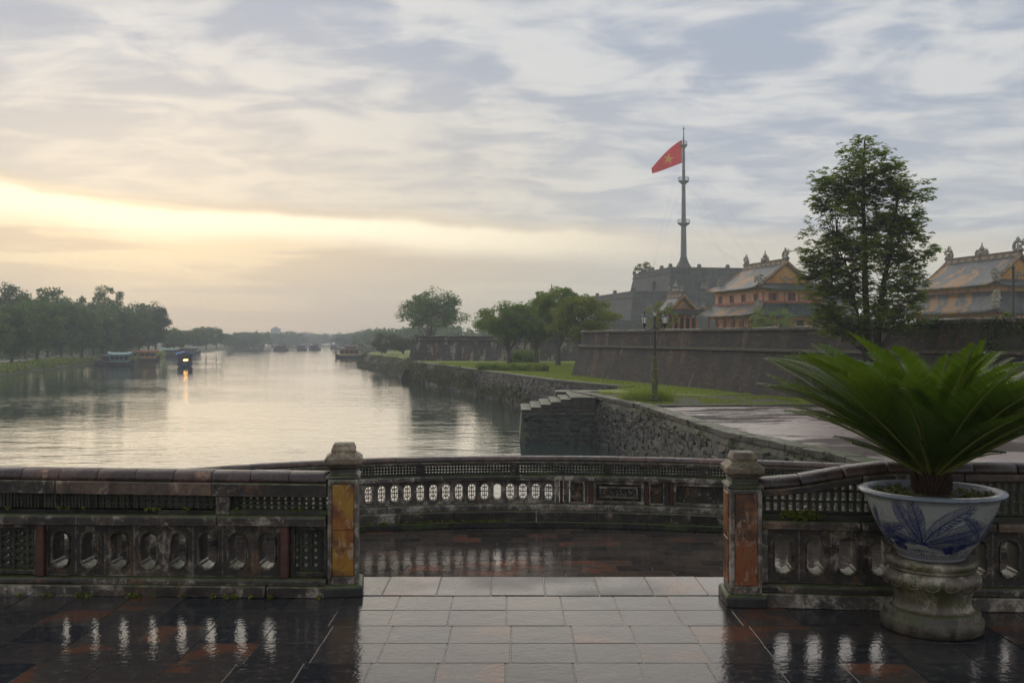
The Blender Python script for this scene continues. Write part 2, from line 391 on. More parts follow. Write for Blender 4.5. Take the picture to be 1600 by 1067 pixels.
# brick fortress walls
def brick_wall(name, a, b, stain, lime, lime_amt, moss):
    q = material(name)
    sp = q.n('ShaderNodeSeparateXYZ', None, i0=q.pos)
    run = q.math('ADD', q.math('MULTIPLY', sp.outputs[1], 0.95), q.math('MULTIPLY', sp.outputs[0], 0.31))
    bv = q.n('ShaderNodeCombineXYZ', None, X=run, Y=sp.outputs[2], Z=0.0).outputs[0]
    br = q.n('ShaderNodeTexBrick', {'offset': 0.5}, Vector=bv, Scale=1.0, Mortar_Size=0.010, Brick_Width=0.42, Row_Height=0.15)
    br.inputs['Color1'].default_value = (*a, 1); br.inputs['Color2'].default_value = (*b, 1); br.inputs['Mortar'].default_value = (*[x * 0.6 for x in a], 1)
    n1 = q.noise(q.pos, 0.55, 6, 0.65); n2 = q.noise(q.pos, 3.5, 6, 0.7); n4 = q.noise(q.pos, 14, 4, 0.7)
    st = q.noise(q.scale(q.pos, (1, 1, 0.16)), 1.5, 5, 0.65)
    c = q.mix(q.math('MULTIPLY', q.smooth(n1, 0.40, 0.60), 0.8), br.outputs[0], stain)
    c = q.mix(q.math('MULTIPLY', q.smooth(n4, 0.4, 0.62), 0.75), c, tuple(x * 0.35 for x in a))
    c = q.mix(q.math('MULTIPLY', q.smooth(q.noise(q.pos, 9, 5, 0.75), 0.58, 0.72), 0.6), c, lime)
    red = q.math('MULTIPLY', q.smooth(q.noise(q.scale(q.pos, (1, 1, 0.22)), 0.42, 4, 0.6), 0.565, 0.65), q.smooth(n2, 0.38, 0.56))
    c = q.mix(q.math('MULTIPLY', red, 0.85), c, (0.17, 0.088, 0.055))
    c = q.mix(q.math('MULTIPLY', q.smooth(st, lime_amt, lime_amt + 0.12), q.smooth(n2, 0.35, 0.6)), c, lime)
    mm = q.smooth(q.noise(q.pos, 0.8, 6, 0.72), moss, moss + 0.12)
    c = q.mix(q.math('MULTIPLY', mm, 0.8), c, (0.050, 0.060, 0.018))
    hg = q.math('ADD', q.math('MULTIPLY', br.outputs['Fac'], -0.5), q.math('ADD', n2, n4))
    return finish(q, c, 0.75, hg, 1.0, 0.09)
brick_wall('fort_brick', (0.055, 0.044, 0.036), (0.165, 0.118, 0.090), (0.036, 0.032, 0.029), (0.26, 0.21, 0.17), 0.58, 0.60)
brick_wall('far_brick', (0.11, 0.10, 0.092), (0.20, 0.18, 0.16), (0.085, 0.078, 0.074), (0.48, 0.40, 0.31), 0.50, 0.74)
brick_wall('fort_moss', (0.05, 0.045, 0.036), (0.085, 0.07, 0.055), (0.03, 0.03, 0.024), (0.15, 0.13, 0.1), 0.66, 0.50)

def leaf_mat(name, a, b, c3, trans=0.35, rough=0.5):
    q = material(name)
    r = island(q); n1 = q.noise(q.pos, 0.7 if 'far' in name else 1.6, 3, 0.6)
    c = q.mix(r, a, b); c = q.mix(q.smooth(n1, 0.45, 0.68), c, c3)
    p = q.n('ShaderNodeBsdfPrincipled', None, Base_Color=c, Roughness=rough, Specular_IOR_Level=0.35)
    tl = q.n('ShaderNodeBsdfTranslucent', None, Color=q.mix(0.5, c, q.mix(1.0, c, (1.5, 1.35, 0.5), 'MULTIPLY')))
    mx = q.n('ShaderNodeMixShader', None, Fac=trans, i1=p.outputs[0], i2=tl.outputs[0])
    q.n('ShaderNodeOutputMaterial', None, Surface=mx.outputs[0]); return q.m
leaf_mat('leaf_hero', (0.115, 0.180, 0.036), (0.190, 0.255, 0.050), (0.245, 0.290, 0.048), 0.62)
leaf_mat('leaf_mid', (0.110, 0.190, 0.038), (0.185, 0.265, 0.050), (0.225, 0.280, 0.048), 0.58)
leaf_mat('leaf_olive', (0.140, 0.185, 0.030), (0.205, 0.240, 0.038), (0.235, 0.245, 0.036), 0.48)
leaf_mat('leaf_far', (0.070, 0.140, 0.042), (0.130, 0.210, 0.058), (0.165, 0.220, 0.056), 0.44)
leaf_mat('leaf_far_dark', (0.052, 0.105, 0.042), (0.098, 0.160, 0.056), (0.120, 0.170, 0.054), 0.40)
leaf_mat('leaf_bush', (0.085, 0.105, 0.045), (0.13, 0.145, 0.056), (0.15, 0.13, 0.055), 0.28)
leaf_mat('leaf_cycad', (0.060, 0.115, 0.014), (0.110, 0.180, 0.022), (0.125, 0.195, 0.022), 0.42, 0.32)
leaf_mat('leaf_yellow', (0.11, 0.14, 0.024), (0.20, 0.22, 0.03), (0.24, 0.23, 0.03), 0.4)
leaf_mat('leaf_grass', (0.19, 0.27, 0.036), (0.28, 0.35, 0.052), (0.30, 0.35, 0.055), 0.35)
leaf_mat('leaf_ivy', (0.034, 0.052, 0.010), (0.070, 0.090, 0.016), (0.095, 0.110, 0.018), 0.25)
q = material('rachis'); finish(q, (0.19, 0.20, 0.035), 0.45)
q = material('caudex'); n1 = q.noise(q.pos, 60, 4, 0.7); finish(q, q.mix(n1, (0.015, 0.009, 0.006), (0.065, 0.028, 0.016)), 0.8, n1, 0.8, 0.01)
def bark(name, a, b):
    q = material(name); n1 = q.noise(q.scale(q.pos, (1, 1, 0.3)), 7, 5, 0.7)
    finish(q, q.mix(n1, a, b), 0.85, n1, 0.7, 0.03)
bark('bark_dark', (0.016, 0.013, 0.010), (0.055, 0.045, 0.035)); bark('bark_grey', (0.045, 0.040, 0.032), (0.12, 0.11, 0.09))

def simple(name, a, b, scale=2.0, rough=0.6, bs=0.3, bd=0.02, **kw):
    q = material(name); n1 = q.noise(q.pos, scale, 6, 0.65); n2 = q.noise(q.scale(q.pos, (1, 1, 0.25)), scale * 2.2, 5, 0.65)
    c = q.mix(q.smooth(n1, 0.34, 0.66), a, b); c = q.mix(q.math('MULTIPLY', q.smooth(n2, 0.52, 0.7), 0.55), c, tuple(x * 0.4 for x in a))
    return finish(q, c, rough, n1, bs, bd, **kw)
simple('tile_green', (0.040, 0.062, 0.056), (0.085, 0.105, 0.085), 0.9, 0.45)
simple('tile_yellow', (0.080, 0.088, 0.094), (0.36, 0.185, 0.050), 0.62, 0.5)
simple('tile_slate', (0.045, 0.054, 0.060), (0.105, 0.110, 0.108), 0.6, 0.45)
q = material('tile_mixed')
n1 = q.noise(q.pos, 0.55, 5, 0.62, 0.5); n2 = q.noise(q.pos, 2.2, 5, 0.65); n3 = q.noise(q.pos, 0.25, 3, 0.5)
c = q.mix(q.smooth(n2, 0.35, 0.65), (0.040, 0.049, 0.056), (0.100, 0.108, 0.110))
c = q.mix(q.math('MULTIPLY', q.smooth(q.math('ADD', q.math('MULTIPLY', n1, 0.7), q.math('MULTIPLY', n3, 0.3)), 0.50, 0.56), 0.9), c, q.mix(n2, (0.20, 0.095, 0.025), (0.42, 0.22, 0.065)))
finish(q, c, 0.5, n2, 0.3, 0.02)
simple('palace_pink', (0.50, 0.24, 0.155), (0.62, 0.34, 0.22), 0.7, 0.8)
simple('palace_red', (0.28, 0.085, 0.056), (0.38, 0.14, 0.085), 0.9, 0.7)
simple('palace_ochre', (0.44, 0.20, 0.050), (0.56, 0.29, 0.075), 0.8, 0.7)
simple('ridge_trim', (0.15, 0.10, 0.065), (0.36, 0.22, 0.11), 2.4, 0.7)
simple('mosaic', (0.14, 0.135, 0.125), (0.42, 0.37, 0.29), 5.0, 0.5)
simple('dark_void', (0.014, 0.013, 0.014), (0.03, 0.027, 0.027), 2.0, 0.7)
simple('iron', (0.018, 0.019, 0.019), (0.04, 0.040, 0.038), 6, 0.4)
simple('pole_grey', (0.10, 0.105, 0.115), (0.17, 0.175, 0.185), 0.7, 0.5)
simple('lamp_moss', (0.055, 0.060, 0.030), (0.165, 0.165, 0.035), 5.5, 0.7)
simple('wood_hull', (0.075, 0.055, 0.042), (0.135, 0.095, 0.065), 1.5, 0.6)
simple('hull_dark', (0.035, 0.038, 0.042), (0.075, 0.078, 0.080), 1.5, 0.6)
simple('hull_blue', (0.025, 0.05, 0.12), (0.05, 0.09, 0.19), 1.5, 0.5)
simple('cloth_blue', (0.07, 0.17, 0.52), (0.10, 0.22, 0.60), 1.5, 0.6)
simple('cabin_ochre', (0.42, 0.24, 0.07), (0.56, 0.34, 0.12), 1.5, 0.6)
simple('cabin_teal', (0.07, 0.16, 0.15), (0.12, 0.24, 0.21), 1.5, 0.6)
simple('roof_teal', (0.20, 0.36, 0.34), (0.30, 0.46, 0.43), 1.5, 0.5)
simple('roof_red', (0.36, 0.12, 0.07), (0.46, 0.18, 0.10), 1.5, 0.6)
simple('roof_purple', (0.10, 0.065, 0.075), (0.17, 0.11, 0.11), 1.5, 0.6)
q = material('bank_grass'); n1 = q.noise(q.pos, 0.3, 5, 0.65); finish(q, q.mix(n1, (0.045, 0.06, 0.022), (0.105, 0.125, 0.04)), 0.9, n1, 0.7, 0.1)
simple('white_paint', (0.62, 0.62, 0.60), (0.80, 0.80, 0.78), 3, 0.5)
simple('pale_grey', (0.28, 0.29, 0.30), (0.4, 0.4, 0.4), 0.2, 0.8)
leaf_mat('flag_red', (0.72, 0.030, 0.045), (0.72, 0.030, 0.045), (0.78, 0.04, 0.055), 0.45, 0.7)
leaf_mat('flag_yellow', (0.85, 0.56, 0.04), (0.85, 0.56, 0.04), (0.88, 0.60, 0.05), 0.45, 0.7)
q = material('lamp_glass'); finish(q, (0.80, 0.80, 0.76), 0.25, Transmission_Weight=0.25)
q = material('lit_lamp'); e = q.n('ShaderNodeEmission', None, Color=(1.0, 0.46, 0.10), Strength=14.0); q.n('ShaderNodeOutputMaterial', None, Surface=e.outputs[0])
q = material('porcelain')
a = q.n('ShaderNodeAttribute', {'attribute_name': 'paint'}); n1 = q.noise(q.pos, 14, 5, 0.65); n2 = q.noise(q.scale(q.pos, (1, 1, 0.3)), 9, 5, 0.65)
c = q.mix(q.math('MULTIPLY', q.smooth(n1, 0.48, 0.72), 0.35), a.outputs['Color'], (0.07, 0.065, 0.055))
c = q.mix(q.math('MULTIPLY', q.smooth(n2, 0.55, 0.72), 0.35), c, (0.05, 0.046, 0.038))
finish(q, c, q.smooth(n1, 0.35, 0.7, 0.22, 0.45), n1, 0.06, 0.004, Specular_IOR_Level=0.32)
M_ = MATS
# ------------------------------------------------------------------ setting: water, land, plaza, terrace
rnd = random.Random(7)
def struct(o): tag(o, kind='structure'); return o
sheet('river_water', [(-880, -70), (880, -70), (880, 1280), (-880, 1280)], WATER, M_['water'])
QUAY = [(9.4, 11.0), (8.9, 20), (8.2, 24.4), (7.74, 26.7), (6.77, 30.8), (6.23, 35.9), (5.59, 44), (3.3, 55.2)]
QUAY2 = [(6.9, 60.2), (3.1, 69.7), (-0.6, 83), (-4.4, 97), (-12.3, 124), (-14.5, 140), (-27, 185), (-30, 212), (-22, 262), (-48, 330), (-62, 420), (-70, 640), (-60, 1270)]
land = [(9.4, -60)] + QUAY + [(2.6, 56.6), (6.2, 58.2)] + QUAY2 + [(870, 1270), (870, -60)]
sheet('ground', land, PLAZA, M_['grass_ground'])
LBANK = [(-62, 60), (-66, 105), (-69, 135), (-75, 159), (-80, 184), (-82, 231), (-98, 284), (-116, 393), (-156, 637), (-230, 900), (-320, 1270)]
# left river bank: grassy slope rising to a promenade
b = sweep(LBANK, [(-0.6, -4.5), (-0.6, -3.45), (-3.4, -2.45), (-4.2, -2.25), (-500, -2.2), (-500, -4.5)], 1.0)
struct(b.build('river_bank', M_['bank_grass']))
b = sweep(LBANK[:8], [(-5.4, -2.35), (-5.4, -2.14), (-9.0, -2.14), (-9.0, -2.35)], 1.0)
struct(b.build('promenade', M_['promenade']))

plz = [(9.6, -20), (9.5, 11), (9.15, 20), (8.55, 24.4), (8.1, 26.7), (7.15, 30.8), (6.65, 35.9), (6.2, 43.2), (13.9, 43.7), (15.2, 37.5), (16.8, 32.5), (19, 26), (24, 14), (30, -20)]
sheet('plaza', plz, PLAZA + 0.012, M_['plaza_paving'])
kb = MB()
for a_, b_ in (((6.2, 43.25), (13.9, 43.79)),):
    d = Vector((b_[0] - a_[0], b_[1] - a_[1], 0)); n = 9
    for i in range(n):
        p = Vector((*a_, 0)) + d * ((i + 0.5) / n); kb.box((p.x, p.y, PLAZA + 0.03), (d.length / n - 0.015, 0.22, 0.10), None, 1, 0.008, rnd)
struct(kb.build('kerb', M_['quay_cap']))
litter = [(5.8, 44.1), (13.8, 44.5), (13.2, 49.5), (12.9, 54), (10.3, 51.5), (7.6, 53.5), (4.2, 55.0), (4.0, 53.8), (5.2, 47.5)]
sheet('leaf_littered_ground', litter, PLAZA + 0.006, M_['litter_ground'])

# terrace body and bay body (retaining masonry down into the water)
def smooth_path(pts, n=6):
    out = []
    for i in range(len(pts) - 1):
        p0, p1, p2, p3 = [Vector((*pts[min(max(j, 0), len(pts) - 1)], 0)) for j in (i - 1, i, i + 1, i + 2)]
        for k in range(n):
            t = k / n
            out.append(tuple((0.5 * ((2 * p1) + (p2 - p0) * t + (2 * p0 - 5 * p1 + 4 * p2 - p3) * t * t + (3 * p1 - p0 - 3 * p2 + p3) * t ** 3))[:2]))
    out.append(pts[-1]); return out
BAYZ = -0.30
BAY = smooth_path([(-4.75, 7.4), (-4.0, 8.75), (-3.05, 9.65), (-2.2, 10.15), (-1.3, 10.47), (-0.4, 10.62), (0.6, 10.63), (1.6, 10.50), (2.7, 10.22), (3.6, 9.85), (4.6, 9.15), (5.2, 8.2), (5.4, 7.4)])
def prism(poly, z0, z1):
    m = MB(); n = len(poly); lo = [Vector((*p, z0)) for p in poly]; hi = [Vector((*p, z1)) for p in poly]
    m.add(lo + hi, [(i, (i + 1) % n, n + (i + 1) % n, n + i) for i in range(n)] + [tuple(n + i for i in t) for t in tessellate_polygon([hi])]); return m
def fix(o):
    bm = bmesh.new(); bm.from_mesh(o.data); bmesh.ops.recalc_face_normals(bm, faces=bm.faces); bm.to_mesh(o.data); bm.free(); return o
struct(fix(prism([(-9, -4), (9.3, -4), (9.3, 7.12), (-9, 7.12)], -5.0, -0.035).build('terrace_base', M_['quay_mortar'])))
bp = Path(BAY)
outer = [tuple((bp.M(bp.L * i / 60) @ Vector((0, 0.24, 0)))[:2]) for i in range(61)]
struct(fix(prism([(-4.9, 7.1)] + outer + [(5.55, 7.1)], -5.0, BAYZ - 0.035).build('bay_base', M_['quay_mortar'])))
floor = struct(sheet('terrace_floor', [(-8.9, -3.9), (9.2, -3.9), (9.2, 7.1), (-8.9, 7.1)], -0.0035, M_['grout']))
bayfl = struct(sheet('bay_floor', [(-4.8, 7.13)] + [tuple((bp.M(bp.L * i / 40) @ Vector((0, 0.1, 0)))[:2]) for i in range(41)] + [(5.45, 7.13)], BAYZ - 0.0045, M_['grout']))

def slab_mesh(name, w, d, mat, h=0.03, ch=0.004):
    m = MB(); m.frusta([[(-w/2+c, -d/2+c, z), (w/2-c, -d/2+c, z), (w/2-c, d/2-c, z), (-w/2+c, d/2-c, z)] for c, z in ((0, -h), (0, -ch), (ch, 0))])
    return m.mesh(name, mat)
def slabs(parent, name, me, cells, z, tilt, jz, sc=0.01):
    """one object per tile in view; the rest joined as one part"""
    rest = MB(); k = 0
    for (x, y, inview) in cells:
        M = Matrix.Translation((x, y, z + rnd.uniform(-jz, jz))) @ Matrix.Rotation(rnd.uniform(-tilt, tilt), 4, 'X') @ Matrix.Rotation(rnd.uniform(-tilt, tilt), 4, 'Y') @ Matrix.Rotation(rnd.uniform(-0.004, 0.004), 4, 'Z') @ Matrix.Diagonal((1 - rnd.uniform(0, sc), 1 - rnd.uniform(0, sc), 1, 1))
        if inview and k < 300: put(name, me, parent, M); k += 1
        else: rest.add([M @ v.co for v in me.vertices], [tuple(p.vertices) for p in me.polygons])
    if rest.v: tag(rest.build(name + '_remainder', me.materials[0], parent), kind='stuff')
TW, TD = 0.350, 0.336
tm = slab_mesh('tile', TW - 0.004, TD - 0.004, M_['floor_tile'], 0.03, 0.002)
cells = []
for j in range(31):
    y = 6.56 - TD * (j + 0.5)
    sh = rnd.uniform(-.02, .02)
    for i in range(-25, 26):
        x = sh - 0.02 + TW * (i + 0.5) + (0.5 * TW if j % 7 == 5 else 0)
        if abs(x) < 8.7 and y > -3.7:
            px = HX + x / y * F if y > 1 else -999; cells.append((x, y, y > 4.75 and -80 < px < 1680))
slabs(floor, 'tile', tm, cells, 0.0, R(0.10), 0.0008)
em = slab_mesh('edge_slab', 0.3565, 0.512, M_['edge_slab'], 0.04, 0.004)
slabs(floor, 'edge_slab', em, [(-8.6 + 0.36 * i, 6.83, abs(-8.6 + 0.36 * i) < 3.6) for i in range(49)], 0.003, R(0.30), 0.0015, 0.012)
bm_ = slab_mesh('bay_tile', 0.298, 0.198, M_['bay_tile'], 0.03, 0.004)
cells = []
for j in range(18):
    y = 7.24 + 0.203 * j
    for i in range(-18, 19):
        x = 0.304 * i + (0.152 if j % 2 else 0) + rnd.uniform(-0.006, 0.006)
        ok = False
        for t in range(60):
            a_, b_ = outer[t], outer[t + 1]
            if a_[0] <= x <= b_[0]: ok = y < min(a_[1], b_[1]) - 0.35
        if ok: cells.append((x, y, y > 8.3 and -1.75 < x < 2.35))
slabs(bayfl, 'bay_tile', bm_, cells, BAYZ, R(0.16), 0.001)

# ------------------------------------------------------------------ stone quay
def stone_variant(seed):
    r = random.Random(seed); bm = bmesh.new(); bmesh.ops.create_cube(bm, size=1.0)
    bmesh.ops.subdivide_edges(bm, edges=bm.edges, cuts=1, use_grid_fill=True)
    for v in bm.verts:
        c = v.co; n = c.normalized() * 0.62; v.co = c * 0.74 + n * 0.26
        v.co += Vector((r.uniform(-.07, .07), r.uniform(-.07, .07), r.uniform(-.07, .07)))
    me = bpy.data.meshes.new('stone'); bm.to_mesh(me); bm.free(); me.materials.append(M_['quay_stone']); return me
STONES = [stone_variant(40 + i) for i in range(7)]
def stone_field(parent, path, s0, s1, side, top, depth, batter, w, h, nparts, toff=0.0):
    """rows of rough stones on a battered face below a plan path"""
    rows = int(depth / h); items = []
    for j in range(rows):
        s = s0 + rnd.uniform(0, w)
        while s < s1:
            ww = w * rnd.uniform(0.45, 1.75); hz = h * rnd.uniform(0.7, 1.45)
            dz = (j + 0.5) * h + rnd.uniform(-.25, .25) * h
            p, a = path.at(s + ww / 2); n = Vector((math.sin(a), -math.cos(a), 0)) * side
            c = p + n * (toff + dz * batter - 0.03) + Vector((0, 0, top - dz))
            M = Matrix.Translation(c) @ Matrix.Rotation(a, 4, 'Z') @ Matrix.Rotation(rnd.uniform(-.22, .22), 4, 'Y') @ Matrix.Rotation(rnd.uniform(-.15, .15), 4, 'X') @ Matrix.Diagonal((ww * 1.06, 0.20 * rnd.uniform(0.8, 1.25), hz * 1.06, 1))
            items.append((c, M)); s += ww
    def key(it):
        c = it[0]; px = HX + c.x / c.y * F; py = HY - (c.z - EYE) / c.y * F
        return (0 if (760 < px < 1320 and 560 < py < 713) else 1, c.y)
    items.sort(key=key); rest = MB()
    for i, (c, M) in enumerate(items):
        me = STONES[rnd.randrange(7)]
        if i < nparts: put('stone', me, parent, M)
        else: rest.add([M @ v.co for v in me.vertices], [tuple(p.vertices) for p in me.polygons])
    if rest.v: tag(rest.build('stonework', M_['quay_stone'], parent), kind='stuff')
qp = Path(QUAY)
quay = thing('quay_wall', 'near stone quay wall with mossy coping and rough boulder courses', 'quay wall', (8.2, 24.4, -4.5))
sweep(QUAY, [(0.0, -1.33), (0.16, -1.95), (0.80, -4.6), (-1.4, -4.6), (-1.4, -1.33)], -1.0).build('wall_body', M_['quay_mortar'], quay)
s = 6.0
while s < qp.L - 0.2:
    l = min(rnd.uniform(0.7, 1.15), qp.L - s)
    m = MB().box((l / 2, -0.20, -1.30), (l - 0.012, 0.60, 0.20), None, 1, 0.018, rnd)
    m.build('coping_stone', M_['quay_cap'], quay, qp.M(s), bevel=0.02); s += l
stone_field(quay, qp, 8.0, qp.L - 0.1, -1.0, -1.66, 2.55, 0.245, 0.42, 0.235, 235, 0.085)
# landing steps at the quay's far corner
st = thing('landing_steps', 'short flight of stone landing steps at the quay corner', 'steps', (2.5, 52, -4.5))
m = MB(); m.frusta([[(0.30, 49.0, -4.6), (4.7, 49.0, -4.6), (4.7, 55, -4.6), (0.30, 55, -4.6)], [(0.50, 49.9, -2.02), (4.5, 49.9, -2.02), (4.5, 55, -2.02), (0.5, 55, -2.02)]])
m.build('wall_body', M_['quay_mortar'], st)
for k in range(6):
    x0 = 0.46 + 0.50 * k
    MB().box(((x0 + 4.2) / 2, 52.35, -1.96 + 0.128 * k), (4.2 - x0, 4.9 - 0.01 * k, 0.125), None, 1, 0.012, rnd).build('step', M_['quay_cap'], st, bevel=0.02)
stone_field(st, Path([(0.5, 49.9), (4.3, 49.9)]), 0.0, 3.7, 1.0, -2.1, 2.2, 0.35, 0.40, 0.235, 60)
# end block of the quay corner
MB().box((3.6, 55.6, -2.9), (2.4, 1.9, 3.3), None, 1.0).build('corner_block', M_['quay_mortar'], quay)

q2 = thing('quay_wall', 'farther stone embankment wall below the lawn and trees', 'quay wall', (3.1, 69.7, -4.5))
sweep(QUAY2[:5], [(0.0, -1.33), (0.55, -4.6), (-1.4, -4.6), (-1.4, -1.33)], -1.0).build('wall_body', M_['quay_mortar'], q2)
sweep(QUAY2[:5], [(0.10, -1.22), (-0.5, -1.22), (-0.5, -1.36), (0.10, -1.36)], -1.0).build('coping', M_['quay_cap'], q2)
stone_field(q2, Path(QUAY2[:4]), 0.1, 39, -1.0, -1.5, 2.6, 0.20, 0.5, 0.30, 0)
q3 = struct(sweep(QUAY2[4:10], [(0.0, -1.33), (1.2, -2.5), (2.0, -4.6), (-1.4, -4.6), (-1.4, -1.33)], -1.0).build('earth_bank', M_['earth']))

# ------------------------------------------------------------------ balustrades
def loop_hole(hw, hh, n=28, lobe=0.10):
    pts = []
    for k in range(n):
        a = 2 * math.pi * (k + 0.5) / n
        c, s_ = math.cos(a), math.sin(a)
        x = hw * math.copysign(abs(c) ** 0.72, c); z = hh * math.copysign(abs(s_) ** 0.72, s_)
        # scalloped shoulders
        f = 1 - lobe * math.exp(-((abs(abs(z) - hh * 0.74)) / (hh * 0.13)) ** 2) * (0.4 + 0.6 * abs(c))
        pts.append((x * f, z * (1 - 0.03 * (abs(x) > hw * 0.8))))
    return pts
HOLE = []
for sx, sz in ((1, 1), (-1, 1), (-1, -1), (1, -1)):
    q_ = [(1.0, .30), (1.0, .66), (.86, .74), (.80, .86), (.52, .92), (.30, 1.0)]
    HOLE += [(sx * x, sz * z) for x, z in (q_ if sx * sz > 0 else q_[::-1])]
def cell_mesh(name, w, h, hw, hh, dep, mat, ring=0.014, rs=1.28):
    hole = [(hw * x, hh * z) for x, z in HOLE]; n = len(hole); rect = []
    for (x, z) in hole:
        k = max(abs(x) / (w / 2), abs(z) / (h / 2)); rect.append([x / k, z / k])
    for cx_, cz in ((1, 1), (1, -1), (-1, 1), (-1, -1)):        # snap nearest points to the corners
        i = min(range(n), key=lambda k: (rect[k][0] - cx_ * w / 2) ** 2 + (rect[k][1] - cz * h / 2) ** 2); rect[i] = [cx_ * w / 2, cz * h / 2]
    y0, y1 = -dep / 2, dep / 2
    ro = [(max(-w * .49, min(w * .49, x * rs)), max(-h * .49, min(h * .49, z * (1 + (rs - 1) * hw / hh)))) for x, z in hole]
    ri = [(x * 0.5 + a * 0.5, z * 0.5 + c * 0.5) for (x, z), (a, c) in zip(hole, ro)]
    loops = [[(x, y1, z) for x, z in rect], [(x, y0, z) for x, z in rect], [(x, y0, z) for x, z in ro], [(x, y0 - ring, z) for x, z in ri],
             [(x, y0 - ring * 0.4, z) for x, z in hole], [(x, y1, z) for x, z in hole], [(x, y1, z) for x, z in rect]]
    m = MB(); m.frusta(loops, cap=False); me = m.mesh(name, mat)
    bm = bmesh.new(); bm.from_mesh(me); bmesh.ops.remove_doubles(bm, verts=bm.verts, dist=1e-5); bmesh.ops.recalc_face_normals(bm, faces=bm.faces); bm.to_mesh(me); bm.free(); return me
def lattice_mesh(name, w, h, nx, nz, bar, dep, mat, diag=False):
    m = MB()
    for i in range(nx + 1): m.box((-w / 2 + w * i / nx, 0, 0), (bar, dep, h))
    for k in range(nz + 1): m.box((0, 0.001, -h / 2 + h * k / nz), (w, dep - 0.006, bar))
    if diag:
        for i in range(nx):
            for k in range(nz):
                cx_, cz = -w / 2 + w * (i + .5) / nx, -h / 2 + h * (k + .5) / nz
                M = Matrix.Translation((cx_, 0, cz)) @ Matrix.Rotation(R(45), 4, 'Y'); r_ = min(w / nx, h / nz) * 0.30
                for dx, dz in ((r_, 0), (-r_, 0)): m.box((dx, 0, dz), (bar * .6, dep * .8, r_ * 2), M)
                for dx, dz in ((0, r_), (0, -r_)): m.box((dx, 0, dz), (r_ * 2, dep * .8, bar * .6), M)
    return m.mesh(name, mat)
def coping_mesh(name, l, r_, hgt, mat):
    prof = [(-r_ * 1.02, 0), (-r_, hgt * .35)] + [(r_ * math.cos(math.pi * (1 - k / 8)), hgt * .35 + hgt * .65 * math.sin(math.pi * k / 8)) for k in range(1, 8)] + [(r_, hgt * .35), (r_ * 1.02, 0)]
    m = MB(); m.frusta([[(x, y * f, z * f2) for y, z in prof] for x, f, f2 in ((-l / 2, .965, .965), (-l / 2 + .008, 1, 1), (l / 2 - .008, 1, 1), (l / 2, .965, .965))]); return m.mesh(name, mat, True)
def bar_run(path, a, b, t, z0, z1, zfn=None, step=0.2, ch=0.0, t0=None):
    pts = path.sub(a, b, step); n = len(pts); t0 = -t if t0 is None else t0
    prof = [(t0, z0), (t, z0), (t, z1 - ch), (t - ch, z1), (t0 + ch, z1), (t0, z1 - ch)] if ch else [(t0, z0), (t, z0), (t, z1), (t0, z1)]
    return sweep(pts, prof, 1.0, zfn=(lambda i: zfn(a + (b - a) * i / (n - 1))) if zfn else None)
def blocks(root, name, mat, path, a, b, t, z0, z1, lmin, lmax, zfn=None, ch=0.0, jit=0.004, gap=0.004, t0=None, mats=None):
    """a course of separate stones along the path"""
    s = a
    while s < b - 0.02:
        l = min(rnd.uniform(lmin, lmax), b - s)
        if b - s - l < lmin * 0.4: l = b - s
        e = rnd.uniform(-jit, jit)
        bar_run(path, s + gap / 2, s + l - gap / 2, t + e, z0, z1 + e * .4, zfn, 0.2, ch, None if t0 is None else t0).build(name, rnd.choice(mats) if mats else mat, root, bevel=0.006)
        s += l
def coping_run(root, path, a, b, z, r_, hgt, l, zfn=None):
    n = max(1, round((b - a) / l)); l = (b - a) / n; me = coping_mesh('coping_tile', l - 0.003, r_, hgt, M_['coping'])
    for i in range(n):
        s = a + l * (i + .5); dz = zfn(s) if zfn else 0
        sl_ = math.atan2(zfn(s + .05) - zfn(s - .05), .1) if zfn else 0
        M = path.M(s, 0, z + dz + rnd.uniform(-.0015, .0015)) @ Matrix.Rotation(-sl_ + rnd.uniform(-.006, .006), 4, 'Y') @ Matrix.Rotation(rnd.uniform(-.02, .02), 4, 'X')
        put('coping_tile', me, root, M)

